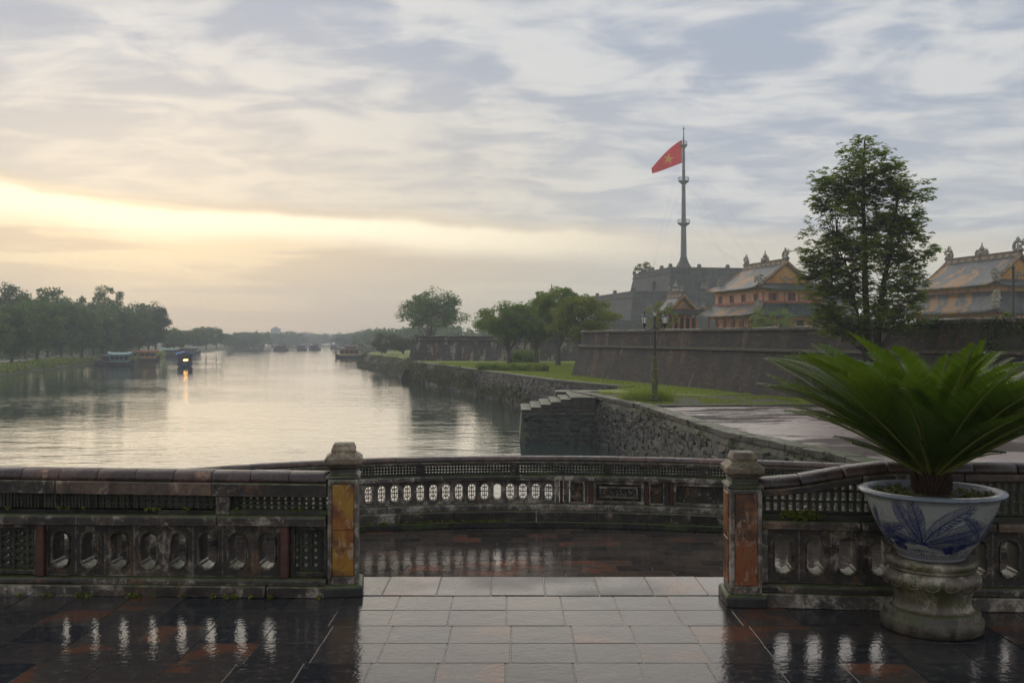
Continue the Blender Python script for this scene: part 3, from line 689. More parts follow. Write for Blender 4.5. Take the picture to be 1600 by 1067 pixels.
def front_run(root, path, L, Z, holes, piers, grilles, fpiers, zfn=None):
    pl, pa, lg, fr, bm0, top, end = Z      # plinth top, panel bottom, panel top, frieze bottom, beam bottom, beam top, coping top
    blocks(root, 'plinth_block', M_['stone_grey'], path, 0, L, 0.150, 0.0, pl * 0.62, 0.45, 1.3, jit=0.012, gap=0.012, mats=[M_['stone_dark'], M_['stone_grey'], M_['stone_dark']])
    blocks(root, 'base_moulding', M_['stone_dark'], path, 0, L, 0.118, pl * 0.62, pl, 0.7, 1.2, ch=0.014)
    blocks(root, 'ledge_block', M_['stone_dark'], path, 0, L, 0.135, lg, fr, 0.5, 1.1, ch=0.012, mats=[M_['stone_dark'], M_['stone_brown'], M_['stone_grey'], M_['stone_dark']])
    blocks(root, 'beam_block', M_['stone_dark'], path, 0, L, 0.112, bm0, top, 0.6, 1.2, zfn, mats=[M_['stone_dark'], M_['stone_dark'], M_['stone_brown']])
    coping_run(root, path, 0, L, top, 0.088, end - top, 0.26, zfn)
    cm = cell_mesh('pierced_block', 0.1975, lg - pl - 0.004, 0.052, 0.112, 0.15, M_['stone_dark'], 0.016, 1.30)
    for s in holes: put('pierced_block', cm, root, path.M(s, 0.01, (pl + lg) / 2))
    for a, b, mt in piers: bar_run(path, a, b, 0.108, pl + .001, lg - .001, step=1).build('pier', M_[mt], root, bevel=0.006)
    for a, b in grilles:
        w = b - a
        put('lattice', lattice_mesh('lattice', w, lg - pl, 4, 7, 0.017, 0.05, M_['lattice'], True), root, path.M((a + b) / 2, 0.0, (pl + lg) / 2))
        fm = MB(); hh = (lg - pl)
        for sx in (-1, 1): fm.box((sx * (w / 2 - 0.016), -0.035, 0), (0.030, 0.05, hh - 0.004))
        for sz in (-1, 1): fm.box((0, -0.034, sz * (hh / 2 - 0.018)), (w - 0.064, 0.045, 0.030))
        fm.build('lattice_frame', M_['stone_dark'], root, path.M((a + b) / 2, 0.0, (pl + lg) / 2), bevel=0.004)
    edges = [0.0] + [x for f in fpiers for x in f] + [L]
    for a, b in fpiers: bar_run(path, a, b, 0.095, fr + .001, bm0 - .001 + (zfn((a + b) / 2) if zfn else 0), step=1).build('frieze_pier', M_['stone_dark'], root, bevel=0.006)
    for a, b in zip(edges[0::2], edges[1::2]):
        k = max(1, round((b - a) / 0.62)); w = (b - a) / k
        for i in range(k):
            sm = a + w * (i + .5); h = bm0 - fr + ((zfn(sm + w / 2)) if zfn else 0)
            put('frieze_lattice', lattice_mesh('frieze_lattice', w, h * 0.80, max(4, round(w / 0.048)), 3, 0.015, 0.085, M_['lattice']), root, path.M(sm, 0.02, fr + h * 0.56))
        bar_run(path, a, b, 0.080, fr + .001, fr + (bm0 - fr) * 0.20, t0=-0.08).build('frieze_sill', M_['stone_mossy'], root)

lp = Path([(-7.4, 6.84), (-5.2, 6.80), (-4.2, 6.77), (-3.2, 6.73), (-2.2, 6.69), (-1.215, 6.655)])
X0 = -7.4
lb = thing('balustrade', 'weathered stone balustrade run beside the ochre panelled post, no potted plant', 'balustrade', (-3, 6.7, 0))
holes = [-1.62 - 0.1985 * k - X0 for k in range(8)]; e0 = holes[-1] - 0.0993; e1 = holes[0] + 0.0993
holes += [e0 - 0.49 - 0.1985 * (k + .5) for k in range(8)]
front_run(lb, lp, lp.L, (0.115, 0.125, 0.462, 0.532, 0.672, 0.760, 0.836), holes,
          [(e1 + .001, e1 + .053, 'redbrick'), (e0 - .055, e0 - .001, 'redbrick'), (e0 - .49, e0 - .435, 'redbrick')],
          [(e1 + .055, lp.L + .005), (e0 - .433, e0 - .057)], [(-1.955 - X0, -1.865 - X0), (-3.75 - X0, -3.66 - X0)], lambda s: -0.022 * max(0, min(1, (s - 3.5) / 2.6)))
rp = Path([(1.585, 6.44), (2.2, 6.37), (3.2, 6.31), (4.4, 6.27), (7.4, 6.2)])
rb = thing('balustrade', 'weathered stone balustrade run behind the blue and white planter', 'balustrade', (3, 6.3, 0))
rz_ = lambda s: 0.112 * (lambda t: t * t * (3 - 2 * t))(max(0, min(1, s / 0.85)))
holes = [0.155 + 0.1985 * k for k in range(10)]; e1 = holes[-1] + 0.0993
holes += [e1 + 0.49 + 0.1985 * (k + .5) for k in range(9)]
front_run(rb, rp, rp.L, (0.140, 0.142, 0.490, 0.545, 0.690, 0.735, 0.806), holes,
          [(0.002, 0.054, 'stone_grey'), (e1 + .001, e1 + .055, 'redbrick'), (e1 + .435, e1 + .489, 'redbrick')], [(e1 + .057, e1 + .433)], [(0.80, 0.90), (2.5, 2.6)], rz_)

# posts
def post(label, x, y, rz, glaze, h, side_panel):
    t = thing('balustrade_post', label, 'post', (x, y, 0), rz, 'pair of posts at the bay opening')
    M = WM[t.name]; w, d = 0.100, 0.135; z1 = h - 0.225
    MB().square([(0.128, 0), (0.128, 0.062), (0.118, 0.080)], 1, 1.3).build('plinth', M_['stone_mossy'], t, M, bevel=0.006)
    MB().box((0, 0, (0.08 + z1) / 2), (2 * w, 2 * d, z1 - 0.08)).build('shaft', M_['stone_grey'], t, M, bevel=0.010, seg=2)
    fm = MB()
    for sx in (-1, 1): fm.box((sx * (w - 0.013), -d - 0.004, (0.10 + z1) / 2), (0.024, 0.016, z1 - 0.14))
    fm.box((0, -d - 0.0038, z1 - 0.016), (2 * w - 0.055, 0.015, 0.022)); fm.box((0, -d - 0.0036, 0.105), (2 * w - 0.055, 0.015, 0.05))
    fm.build('panel_frame', M_['stone_grey'], t, M, bevel=0.004)
    zb, zt = 0.135, z1 - 0.032; zm = (zb + zt) / 2
    for a, b in ((zb, zm - .0015), (zm + .0015, zt)):
        MB().box((0, -d - 0.002, (a + b) / 2), (2 * w - 0.060, 0.012, b - a)).build('glazed_panel', M_[glaze], t, M, bevel=0.003)
    if side_panel:
        for a, b in ((zb, zm - .0015), (zm + .0015, zt)):
            MB().box((side_panel * (w + 0.002), 0, (a + b) / 2), (0.012, 2 * d - 0.10, b - a)).build('glazed_panel', M_[glaze], t, M, bevel=0.003)
    MB().square([(0.112, z1), (0.112, z1 + .018), (0.088, z1 + .030), (0.084, z1 + .062), (0.094, z1 + .074)], 1, 1.2).build('neck', M_['stone_dark'], t, M, bevel=0.004)
    c = MB().square([(0.098, z1 + .072), (0.121, z1 + .098), (0.121, z1 + .134), (0.090, z1 + .156), (0.077, z1 + .166), (0.081, z1 + .186), (0.066, z1 + .225)], 1, 1.1)
    c.build('cap', M_['capstone'], t, M, bevel=0.005, seg=2)
    return t
post('square stone post with ochre glazed panels, left of the bay opening', -1.128, 6.685, R(7), 'glaze_ochre', 0.995, 0)
post('square stone post with rusty red panels, right of the bay opening', 1.488, 6.435, R(-3), 'glaze_rust', 0.968, -1)

# bay balustrade: thinner, with traceried oval openings and relief panels
bb = thing('balustrade', 'curved bay balustrade above the river with traceried oval openings', 'balustrade', (0, 10.6, BAYZ))
def bay_s(px):                                   # arc length where the bay front shows at a photo column
    lo, hi = bp.L * 0.08, bp.L * 0.92
    for _ in range(40):
        mid = (lo + hi) / 2; p = bp.M(mid) @ Vector((0, -0.09, 0))
        if HX + p.x / p.y * F < px: lo = mid
        else: hi = mid
    return lo
BL = bp.L
blocks(bb, 'plinth_block', M_['stone_mossy'], bp, 0.1, BL - .1, 0.150, BAYZ, -0.235, 0.9, 1.6, jit=0.006, mats=[M_['stone_mossy'], M_['stone_dark']])
blocks(bb, 'base_block', M_['stone_grey'], bp, 0.1, BL - .1, 0.118, -0.235, -0.125, 0.5, 1.0, ch=0.012, mats=[M_['stone_grey'], M_['stone_dark']])
blocks(bb, 'base_moulding', M_['stone_grey'], bp, 0.1, BL - .1, 0.098, -0.125, -0.055, 0.8, 1.4, ch=0.016)
blocks(bb, 'ledge_block', M_['stone_grey'], bp, 0.1, BL - .1, 0.100, 0.190, 0.246, 0.5, 1.0, ch=0.014, mats=[M_['stone_grey'], M_['stone_dark'], M_['stone_grey']])
blocks(bb, 'beam_block', M_['stone_dark'], bp, 0.1, BL - .1, 0.085, 0.352, 0.388, 0.7, 1.3)
coping_run(bb, bp, 0.1, BL - .1, 0.388, 0.066, 0.056, 0.30)
def tracery_mesh():
    m = MB(); hw, hh = 0.036, 0.074
    ring = [(hw * math.cos(2 * math.pi * k / 16), hh * math.sin(2 * math.pi * k / 16)) for k in range(16)]
    for k in range(16):
        a, b = ring[k], ring[(k + 1) % 16]; f = 0.60
        m.add([(a[0]*f, -.012, a[1]*f), (b[0]*f, -.012, b[1]*f), (b[0]*(f+.13), -.012, b[1]*(f+.13)), (a[0]*(f+.13), -.012, a[1]*(f+.13)),
               (a[0]*f, .012, a[1]*f), (b[0]*f, .012, b[1]*f), (b[0]*(f+.13), .012, b[1]*(f+.13)), (a[0]*(f+.13), .012, a[1]*(f+.13))],
              [(0,1,2,3),(7,6,5,4),(0,4,5,1),(2,6,7,3)])
        if k % 2 == 0:
            c = Vector((a[0] * .88, 0, a[1] * .88)); ang = math.atan2(a[1], a[0])
            m.box((0, 0, 0), (0.030, 0.02, 0.007), Matrix.Translation(c) @ Matrix.Rotation(-ang, 4, 'Y'))
    m.box((0, 0, 0), (0.010, 0.02, hh * 1.3)); m.box((0, 0, 0), (hw * 1.2, 0.018, 0.009))
    return m.mesh('tracery', M_['stone_grey'])
trm = tracery_mesh()
sA, sB = bay_s(567), bay_s(867); n = 15; pit = (sB - sA) / n
ocm = cell_mesh('pierced_block', pit - .001, 0.242, 0.040, 0.082, 0.10, M_['stone_grey'], 0.006, 1.2)
for i in range(-12, n):
    c = put('pierced_block', ocm, bb, bp.M(sA + pit * (i + .5), 0.0, 0.0675))
    if i not in (10,): put('tracery', trm, c, bp.M(sA + pit * (i + .5), 0.0, 0.0675))
def pier_b(a, b, mt, t=0.082): bar_run(bp, bay_s(a), bay_s(b), t, -0.054, 0.189, step=1).build('pier', M_[mt], bb, bevel=0.005)
def framed(a, b, ya, yb, kind):
    s0, s1 = bay_s(a), bay_s(b); w = s1 - s0; h = 0.236; z = 0.0675; M = bp.M((s0 + s1) / 2, 0, z)
    MB().box((0, 0.02, 0), (w, 0.10, h)).build('panel_back', M_['stone_dark'], bb, M)
    fw = 0.016 if kind == 'glaze' else 0.030
    f = MB()
    for sx in (-1, 1): f.box((sx * (w / 2 - fw / 2), -0.058, 0), (fw, 0.06, h))
    for sz in (-1, 1): f.box((0, -0.057, sz * (h / 2 - fw / 2)), (w - 2 * fw, 0.058, fw))
    f.build('panel_frame', M_['stone_grey'], bb, M, bevel=0.004)
    iw, ih = w - 2 * fw, h - 2 * fw
    if kind == 'relief':
        f = MB(); k = 0.022
        for sx in (-1, 1): f.box((sx * (iw / 2 - .045), -0.040, 0), (k, 0.05, ih - .05))
        for sz in (-1, 1): f.box((0, -0.041, sz * (ih / 2 - .036)), (iw - .09, 0.048, k))
        f.build('inner_frame', M_['stone_grey'], bb, M, bevel=0.003); iw -= 0.13; ih -= 0.09
    r = MB(); rr = random.Random(int(a))
    for i in range(int(18 + iw * 60)):                        # scrolling foliage in relief
        x0, z0 = rr.uniform(-iw / 2, iw / 2), rr.uniform(-ih / 2, ih / 2); a0 = rr.uniform(0, 6.28); rad = rr.uniform(.010, .022); pts = []
        for t in range(7):
            a_ = a0 + t * 0.75; rad *= 0.88
            pts.append((max(-iw / 2, min(iw / 2, x0 + rad * math.cos(a_))), -0.030 - 0.008 * math.sin(t), max(-ih / 2, min(ih / 2, z0 + rad * math.sin(a_)))))
        r.tube(pts, 0.0042, 4)
    tag(r.build('relief', M_['glaze_ochre' if kind == 'glaze' else 'stone_grey'], bb, M), kind='stuff')
pier_b(867.5, 874, 'stone_grey', 0.07); pier_b(874.5, 880, 'redbrick', 0.05); pier_b(880.5, 889, 'stone_dark', 0.075)
framed(890, 913, 0, 0, 'glaze'); pier_b(913.5, 918, 'stone_dark'); pier_b(918.5, 927, 'redbrick', 0.06)
framed(927.5, 1006, 0, 0, 'relief'); pier_b(1006.5, 1013, 'redbrick', 0.06)
framed(1014, 1038, 0, 0, 'glaze'); pier_b(1038.5, 1045, 'stone_dark'); pier_b(1045.5, 1052, 'redbrick', .06)
s0, s1 = bay_s(1053), bay_s(1053) + 0.95
framed(1053, 1200, 0, 0, 'lattice')
s = bay_s(1201); 
while s < BL - 0.9:
    M = bp.M(s + pit / 2, 0.0, 0.0675); put('pierced_block', ocm, bb, M); s += pit
s = 0.1; i = 0
while s < BL - 0.2:
    e = min(s + (1.0), BL - 0.1); bar_run(bp, s, s + .09, 0.070, 0.247, 0.351, step=1).build('frieze_pier', M_['stone_dark'], bb, bevel=0.004)
    w = e - s - .09
    if w > 0.15:
        for k in range(2):
            put('frieze_lattice', lattice_mesh('frieze_lattice', w / 2, 0.088, max(4, round(w / 2 / 0.032)), 3, 0.015, 0.080, M_['lattice']), bb, bp.M(s + .09 + w * (k + .5) / 2, 0.0, 0.306))
        bar_run(bp, s + .09, e, 0.05, 0.247, 0.262).build('frieze_sill', M_['stone_mossy'], bb)
    s = e
# ------------------------------------------------------------------ fortress walls
def fort_wall(name, label, path, top, ledge, base_t, mat, thick=1.6, capmat='fort_brick', lift=0.0):
    t = thing(name, label, 'wall', (*path[0], PLAZA))
    sweep(path, [(base_t, -1.5), (0.16, ledge - .08), (-thick, ledge - .08), (-thick, -1.5)], 1.0).build('wall_body', M_[mat], t)
    sweep(path, [(0.16, ledge - .078), (0.30, ledge - .03), (0.30, ledge + .07), (0.10, ledge + .14), (-thick - .02, ledge + .14), (-thick - .02, ledge - .078)], 1.0).build('string_course', M_['stone_dark'], t)
    sweep(path, [(0.10, ledge + .142), (-0.02, top - .16), (-thick + .05, top - .16), (-thick + .05, ledge + .142)], 1.0).build('parapet', M_[capmat], t)
    p = Path(path); s = 0.0
    while s < p.L - 0.3:                               # rounded coping stones, uneven
        l = min(rnd.uniform(0.8, 1.5), p.L - s)
        sweep(p.sub(s + .01, s + l - .01, 5), [(0.12, top - .159), (0.12, top - .03 + rnd.uniform(-.02, .03)), (-0.05, top + rnd.uniform(-.01, .04)), (-thick + .2, top), (-thick + .1, top - .159)], 1.0).build('coping_stone', M_['stone_dark'], t)
        s += l
    return t
fort_wall('fortress_wall', 'dark brick fortress wall behind the street lamp', [(9.6, 97), (5.55, 79.5), (8.6, 70), (11.55, 60.6), (14.0, 52), (15.55, 47), (17.1, 41.2)], 2.27, 1.02, 0.85, 'fort_brick')
fort_wall('fortress_wall', 'taller mossy ivy-covered fortress wall at the right edge', [(17.0, 41.0), (18.6, 36), (20.6, 29.5), (22.8, 22)], 2.45, 1.12, 0.85, 'fort_moss', capmat='fort_moss')
fort_wall('fortress_wall', 'far lime-stained bastion wall beyond the lawn trees', [(-11.4, 152), (-12.9, 131.5), (-3, 131), (14, 130)], 1.98, 1.30, 0.75, 'far_brick', capmat='far_brick')

# ------------------------------------------------------------------ flag tower
TH = R(11.8)
def rect_ring(cx_, cy_, x0, x1, y0, y1, z, th=TH):
    c, s_ = math.cos(th), math.sin(th)
    return [(cx_ + x * c - y * s_, cy_ + x * s_ + y * c, z) for x, y in ((x0, y0), (x1, y0), (x1, y1), (x0, y1))]
ft = thing('flag_tower', 'three-tiered dark stone flag tower behind the palace roofs', 'tower', (42, 232, PLAZA))
CX, CY = 35.0, 219.5
def tier(x0, x1, y0, y1, z0, z1, bat):
    body = MB().frusta([rect_ring(CX, CY, x0 - bat, x1 + bat, y0 - bat, y1 + bat, z0), rect_ring(CX, CY, x0, x1, y0, y1, z1 - .9)]).build('tier', M_['tower_stone'], ft)
    MB().frusta([rect_ring(CX, CY, x0 - .25, x1 + .25, y0 - .25, y1 + .25, z1 - 1.25), rect_ring(CX, CY, x0 - .28, x1 + .28, y0 - .28, y1 + .28, z1 - .95)]).build('string_course', M_['tower_cap'], body)
    t_ = 0.55
    for k, (a, b, c, d) in enumerate(((x0 - .05, x1 + .05, y0 - .05, y0 + t_), (x0 - .05, x1 + .05, y1 - t_, y1 + .05), (x0 - .04, x0 + t_, y0 + t_ + .01, y1 - t_ - .01), (x1 - t_, x1 + .04, y0 + t_ + .01, y1 - t_ - .01))):
        MB().frusta([rect_ring(CX, CY, a, b, c, d, z1 - .899), rect_ring(CX, CY, a, b, c, d, z1 - .12)]).build('parapet', M_['tower_stone'], body)
        MB().frusta([rect_ring(CX, CY, a - .1, b + .1, c - .1, d + .1, z1 - .119), rect_ring(CX, CY, a - .06, b + .06, c - .06, d + .06, z1 + .05)]).build('parapet_coping', M_['tower_cap'], body)
    return body
def caps(body, x0, x1, y0, y1, z1, n, m_):
    for i in range(n + 1):
        x = x0 + (x1 - x0) * i / n
        MB().frusta([rect_ring(CX, CY, x - .38, x + .38, y0 - .12, y0 + .62, z1 + .02), rect_ring(CX, CY, x - .30, x + .30, y0 - .06, y0 + .56, z1 + .75)]).build('parapet_post', M_['tower_cap'], body)
    for j in range(1, m_ + 1):
        y = y0 + (y1 - y0) * j / m_
        MB().frusta([rect_ring(CX, CY, x0 - .12, x0 + .62, y - .38, y + .38, z1 + .02), rect_ring(CX, CY, x0 - .06, x0 + .56, y - .30, y + .30, z1 + .75)]).build('parapet_post', M_['tower_cap'], body)
b3 = tier(0, 27, 0, 25.5, 10.5, 17.3, 1.1); caps(b3, 0, 27, 0, 25.5, 17.3, 4, 4)
b2 = tier(-11, 40, -7, 34, 4.6, 11.6, 1.2); caps(b2, -11, 40, -7, 34, 11.6, 5, 3)
b1 = tier(-18, 48, -14, 42, -1.5, 5.4, 1.0)
for k, (x, zc) in enumerate(((7.2, 13.2), (13.8, 13.2))):       # doorways in the top tier
    MB().frusta([rect_ring(CX, CY, x - .8, x + .8, -1.3, -.2, 11.8), rect_ring(CX, CY, x - .7, x + .7, -1.15, .1, 14.3)]).build('doorway', M_['dark_void'], b3)
MB().frusta([rect_ring(CX, CY, -1.2, .2, 8.5, 10.5, 11.8), rect_ring(CX, CY, -1.0, .2, 8.7, 10.3, 14.6)]).build('doorway', M_['dark_void'], b3)

fx, fy = 39.9, 231.5; FZ = 16.35
fp = thing('flagpole', 'tall grey stepped flagpole with ring platforms on the flag tower', 'flagpole', (fx, fy, FZ))
MB().lathe([(2.6, FZ), (2.5, 17.6), (1.9, 18.0), (1.5, 18.7), (1.0, 19.6), (.82, 20.4)], 8, (fx, fy)).build('base', M_['tower_cap'], fp)
zl = [20.39, PZ(349, fy), PZ(283, fy), PZ(227, fy), PZ(203, fy)]
for k, (a, b, r0, r1) in enumerate(((zl[0], zl[1], .74, .58), (zl[1], zl[2], .54, .42), (zl[2], zl[3], .38, .28), (zl[3], zl[4], .24, .08))):
    MB().lathe([(r0, a), (r1, b)], 10, (fx, fy)).build('pole_section', M_['pole_grey'], fp, smooth=False)
for k, (z, r_) in enumerate(((zl[1], 1.45), (zl[2], 1.25), (zl[3], .85))):
    m = MB().lathe([(r_ * .45, z - .7), (r_, z - .12), (r_, z + .06)], 10, (fx, fy)); pf = m.build('platform', M_['pole_grey'], fp)
    m = MB()
    for a in range(10):
        a0, a1 = a * .6283, (a + 1) * .6283
        p0, p1 = [(fx + r_ * .96 * math.cos(t), fy + r_ * .96 * math.sin(t)) for t in (a0, a1)]
        m.tube([(*p0, z + .06), (*p0, z + .85)], .045, 4); m.tube([(*p0, z + .83), (*p1, z + .83)], .045, 4)
    tag(m.build('guard_rail', M_['pole_grey'], pf), kind='stuff')
MB().lathe([(.05, zl[4] - .02), (.3, zl[4] + .2), (.05, zl[4] + .5), (.02, zl[4] + 1.0)], 8, (fx, fy)).build('finial', M_['pole_grey'], fp)
for (z, dx, dy) in ((zl[2], -9, -9), (zl[2], 16, -10), (zl[1], -5.5, -11), (zl[1], 13, -11), (zl[3], 18, -10.5), (zl[3], -9, -8), (zl[2], 9, -11)):
    MB().tube([(fx, fy, z), (fx + dx * .5, fy + dy * .5, (z + 17.3) / 2 - .5), (fx + dx * .93, fy + dy * .93, 17.2)], .014, 3).build('guy_wire', M_['pole_grey'], fp)

fl = thing('flag', 'red flag with a yellow star flying from the tall pole', 'flag', (fx, fy, PZ(255, fy)))
zt, zb = PZ(219, fy), PZ(254.5, fy)
def flag_pt(u, v):                       # u from the hoist outwards, v from top to bottom
    L = 6.9
    x = fx - .35 - L * u * (1.0 - .02 * v)
    zc = (zt * (1 - v) + zb * v) - (6.2 * u ** 1.25) * (1 - .60 * v) - .35 * math.sin(u * 4.0) * (v - .3)
    y = fy + .75 * math.sin(u * 8.0 + v * 1.4) * (0.25 + .75 * u) + 1.2 * u
    return Vector((x, y, zc))
m = MB().grid(lambda a, b: flag_pt(a, b), 30, 18); fo = m.build('cloth', M_['flag_red'], fl, smooth=True)
sm_ = fo.modifiers.new('solid', 'SOLIDIFY'); sm_.thickness = 0.03; sm_.offset = 0
st = MB(); cu, cv_ = 0.46, 0.50
def star_uv(k, r_):
    a = math.pi / 2 + k * math.pi / 5 - .12; c0 = flag_pt(cu, cv_); x, z_ = c0.x + 5.4 * r_ * math.cos(a), c0.z + 5.4 * r_ * math.sin(a)
    u = min(1, max(0, (fx - .35 - x) / 6.85)); lo, hi = 0.0, 1.0
    for _ in range(30):
        mid = (lo + hi) / 2
        if flag_pt(u, mid).z > z_: lo = mid
        else: hi = mid
    return u, lo
cuv = star_uv(0, 0.0)
for sgn in (-1, 1):
    for k in range(10):                  # finely divided so that the star follows the folds of the cloth
        a_, b_ = star_uv(k, .235 if k % 2 == 0 else .092), star_uv(k + 1, .092 if k % 2 == 0 else .235); N = 6; idx = {}; pts = []; fs = []
        for i in range(N + 1):
            for j in range(N + 1 - i):
                w0, w1 = i / N, j / N
                idx[i, j] = len(pts); pts.append(flag_pt(cuv[0] + (a_[0] - cuv[0]) * w0 + (b_[0] - cuv[0]) * w1, cuv[1] + (a_[1] - cuv[1]) * w0 + (b_[1] - cuv[1]) * w1) + Vector((0, sgn * .07, 0)))
        for i in range(N):
            for j in range(N - i):
                fs.append((idx[i, j], idx[i + 1, j], idx[i, j + 1]))
                if j < N - i - 1: fs.append((idx[i + 1, j], idx[i + 1, j + 1], idx[i, j + 1]))
        st.add(pts, fs)
st.build('star', M_['flag_yellow'], fl)

# ------------------------------------------------------------------ palaces
def scroll(m, p, s, dirx=1.0, seed=0, M=None):
    """a curled dragon-like roof ornament"""
    rr = random.Random(seed); pts = []; rad = []
    for k in range(12):
        t = k / 11; a = -0.9 + t * 3.5
        pts.append(Vector((dirx * s * (0.55 * math.cos(a) * (1 - .45 * t) + .1), 0.05 * s * math.sin(5 * t), s * (.5 + .55 * math.sin(a) * (1 - .35 * t))))); rad.append(s * (.19 - .12 * t))
    M = M or Matrix.Identity(4)
    m.tube([Vector(p) + M.to_3x3() @ q_ for q_ in pts], rad, 6)
    for k in range(13):
        a = rr.uniform(-.2, 3.2); r0 = s * rr.uniform(.1, .5)
        b_ = Vector((dirx * r0 * math.cos(a), 0, s * .45 + r0 * math.sin(a))); e = b_ * 1.0 + Vector((dirx * math.cos(a), rr.uniform(-.3, .3), math.sin(a) + .3)) * s * rr.uniform(.22, .42)
        m.tube([Vector(p) + M.to_3x3() @ b_, Vector(p) + M.to_3x3() @ e], [s * .09, s * .02], 5)
    m.tube([Vector(p) + M.to_3x3() @ Vector((-.2 * s * dirx, 0, 0)), Vector(p) + M.to_3x3() @ Vector((.1 * s * dirx, 0, .5 * s))], [s * .3, s * .16], 6)
def palace(name, label, cx_, cy_, rz, W, L, ze, zr, zlt=None, zle=None, over=0.95, matside='tile_mixed', matend='tile_green', orn=1.0, big_gable=True):
    t = thing(name, label, 'palace hall', (cx_, cy_, PLAZA), rz)
    M = Matrix.Translation((cx_, cy_, 0)) @ Matrix.Rotation(rz, 4, 'Z')
    We, Le = W / 2, L / 2; vg = 0.30; Lg = Le - We * 0.42
    zf = lambda v: ze + (zr - ze) * (v ** 1.28)
    up = lambda u, v, amt=.40: amt * abs(u) ** 6 * (1 - v) ** 2
    ysp = lambda v: Le + (Lg - Le) * min(v / vg, 1.0)
    def side(sg): return lambda u, v: Vector((sg * We * (1 - v), (u * 2 - 1) * ysp(v), zf(v) + up(u * 2 - 1, v)))
    def end(sg): return lambda u, v: Vector(((u * 2 - 1) * We * (1 - v * vg), sg * (Le + (Lg - Le) * v), zf(v * vg) + up(u * 2 - 1, v)))
    def roof_part(pname, fn, mat, nu, nv, ribs, parent, maxv):
        o = MB().grid(fn, nu, nv).build(pname, M_[mat], parent, M, smooth=True)
        s_ = o.modifiers.new('solid', 'SOLIDIFY'); s_.thickness = .16; s_.offset = -1
        m = MB(); span = (fn(1, 0) - fn(0, 0)).length; n = int(span / ribs)
        for i in range(1, n):
            u0 = i / n; off = (u0 * 2 - 1); vm = maxv(off)
            if vm < .04: continue
            pts = []
            for k in range(6):
                v = vm * k / 5; wid = (fn(1, v) - fn(0, v)).length
                uu = .5 + off * .5 * span / wid
                pts.append(fn(min(max(uu, 0), 1), v) + Vector((0, 0, .035)))
            m.tube(pts, .075, 4)
        if m.v: tag(m.build('tile_ribs', M_[mat], o, M), kind='stuff')
        return o
    k_ = (Lg / Le)
    roofs = []
    for sg in (-1, 1):
        roofs.append(roof_part('roof_slope', side(sg), matside if sg < 0 else matend, 24, 8, .36, t, lambda o: 1.0 if abs(o) < k_ else vg * (1 - abs(o)) / (1 - k_)))
    for sg in (-1, 1):
        roofs.append(roof_part('roof_skirt', end(sg), matend, 14, 4, .30, t, lambda o: 1.0 if abs(o) < 1 - vg else (1 - abs(o)) / vg))
        zg = zf(vg); xg = We * (1 - vg); y = sg * (Lg - .25)
        g = MB(); g.add([(-xg, y, zg - .1), (xg, y, zg - .1), (xg, y, zg + .04), (0, y, zr - .12), (-xg, y, zg + .04)], [(0, 1, 2, 3, 4) if sg < 0 else (4, 3, 2, 1, 0)])
        go = g.build('gable', M_['palace_ochre'], t, M)
        MB().add([(-xg + .25, y + sg * .03, zg + .02), (xg - .25, y + sg * .03, zg + .02), (xg - .25, y + sg * .03, zg + .14), (-xg + .25, y + sg * .03, zg + .14)], [(0, 1, 2, 3) if sg < 0 else (3, 2, 1, 0)]).build('gable_band', M_['palace_red'], go, M)
        rr = random.Random(3); m = MB()                         # flower relief on the gable
        for k in range(16):
            a = rr.uniform(0, 3.14); r0 = rr.uniform(.1, .75) * We * .24; c = Vector((r0 * 1.5 * math.cos(a), y + sg * .05, zg + .3 + r0 * math.sin(a) * .9))
            m.lathe([(.02, -.05), (rr.uniform(.1, .2), 0), (.02, .05)], 6, (0, 0)) if False else m.tube([c + Vector((-.12, 0, 0)), c + Vector((.12, 0, rr.uniform(-.12, .12)))], [.09, .05], 5)
        m.build('gable_relief', M_['mosaic'], go, M)
        for sx in (-1, 1):                                      # rake ridges and hip ridges
            pts = [Vector((sx * We * (1 - v), y - sg * (-.18), zf(v) + .16)) for v in [vg * .92 + (1 - vg * .92) * k / 7 for k in range(8)]]
            for i in range(7):
                a, b = pts[i], pts[i + 1]
            MB().tube(pts, .21, 4).build('rake_ridge', M_['ridge_trim'], t, M)
            hp = [Vector((sx * We * (1 - v * vg), sg * (Le + (Lg - Le) * v), zf(v * vg) + up(1, v) + .12)) for v in [k / 6 for k in range(7)]]
            MB().tube(hp, .19, 4).build('hip_ridge', M_['ridge_trim'], t, M)
            m = MB(); scroll(m, hp[0] + Vector((0, 0, .1)), .75 * orn, sx, 5); m.build('dragon_ornament', M_['mosaic'], t, M)
            m = MB(); scroll(m, hp[-1] + Vector((0, 0, .15)), .75 * orn, sx, 8); m.build('dragon_ornament', M_['mosaic'], t, M)
    MB().box((0, 0, zr + .16), (.36, 2 * Lg - .1, .62)).build('ridge', M_['ridge_trim'], t, M)
    MB().box((0, 0, zr + .53), (.50, 2 * Lg + .1, .12)).build('ridge_cap', M_['tile_slate'], t, M)
    nb = int(Lg * 2 / 1.1)
    for i in range(nb):
        y = -Lg + .6 + (2 * Lg - 1.2) * i / max(1, nb - 1)
        for sx in (-1, 1): MB().box((sx * .19, y, zr + .18), (.03, .62, .30)).build('ridge_panel', M_['mosaic'], t, M)
    RZ = Matrix.Rotation(R(90), 4, 'Z')
    for sg in (-1, 1):
        m = MB(); scroll(m, (0, sg * (Lg - .35), zr + .55), 1.0 * orn, -sg, 2, RZ); m.build('dragon_ornament', M_['mosaic'], t, M)
    m = MB(); m.lathe([(.42, zr + .55), (.5, zr + .8), (.2, zr + 1.0), (.3, zr + 1.25), (.10, zr + 1.55), (.02, zr + 2.0)], 8)
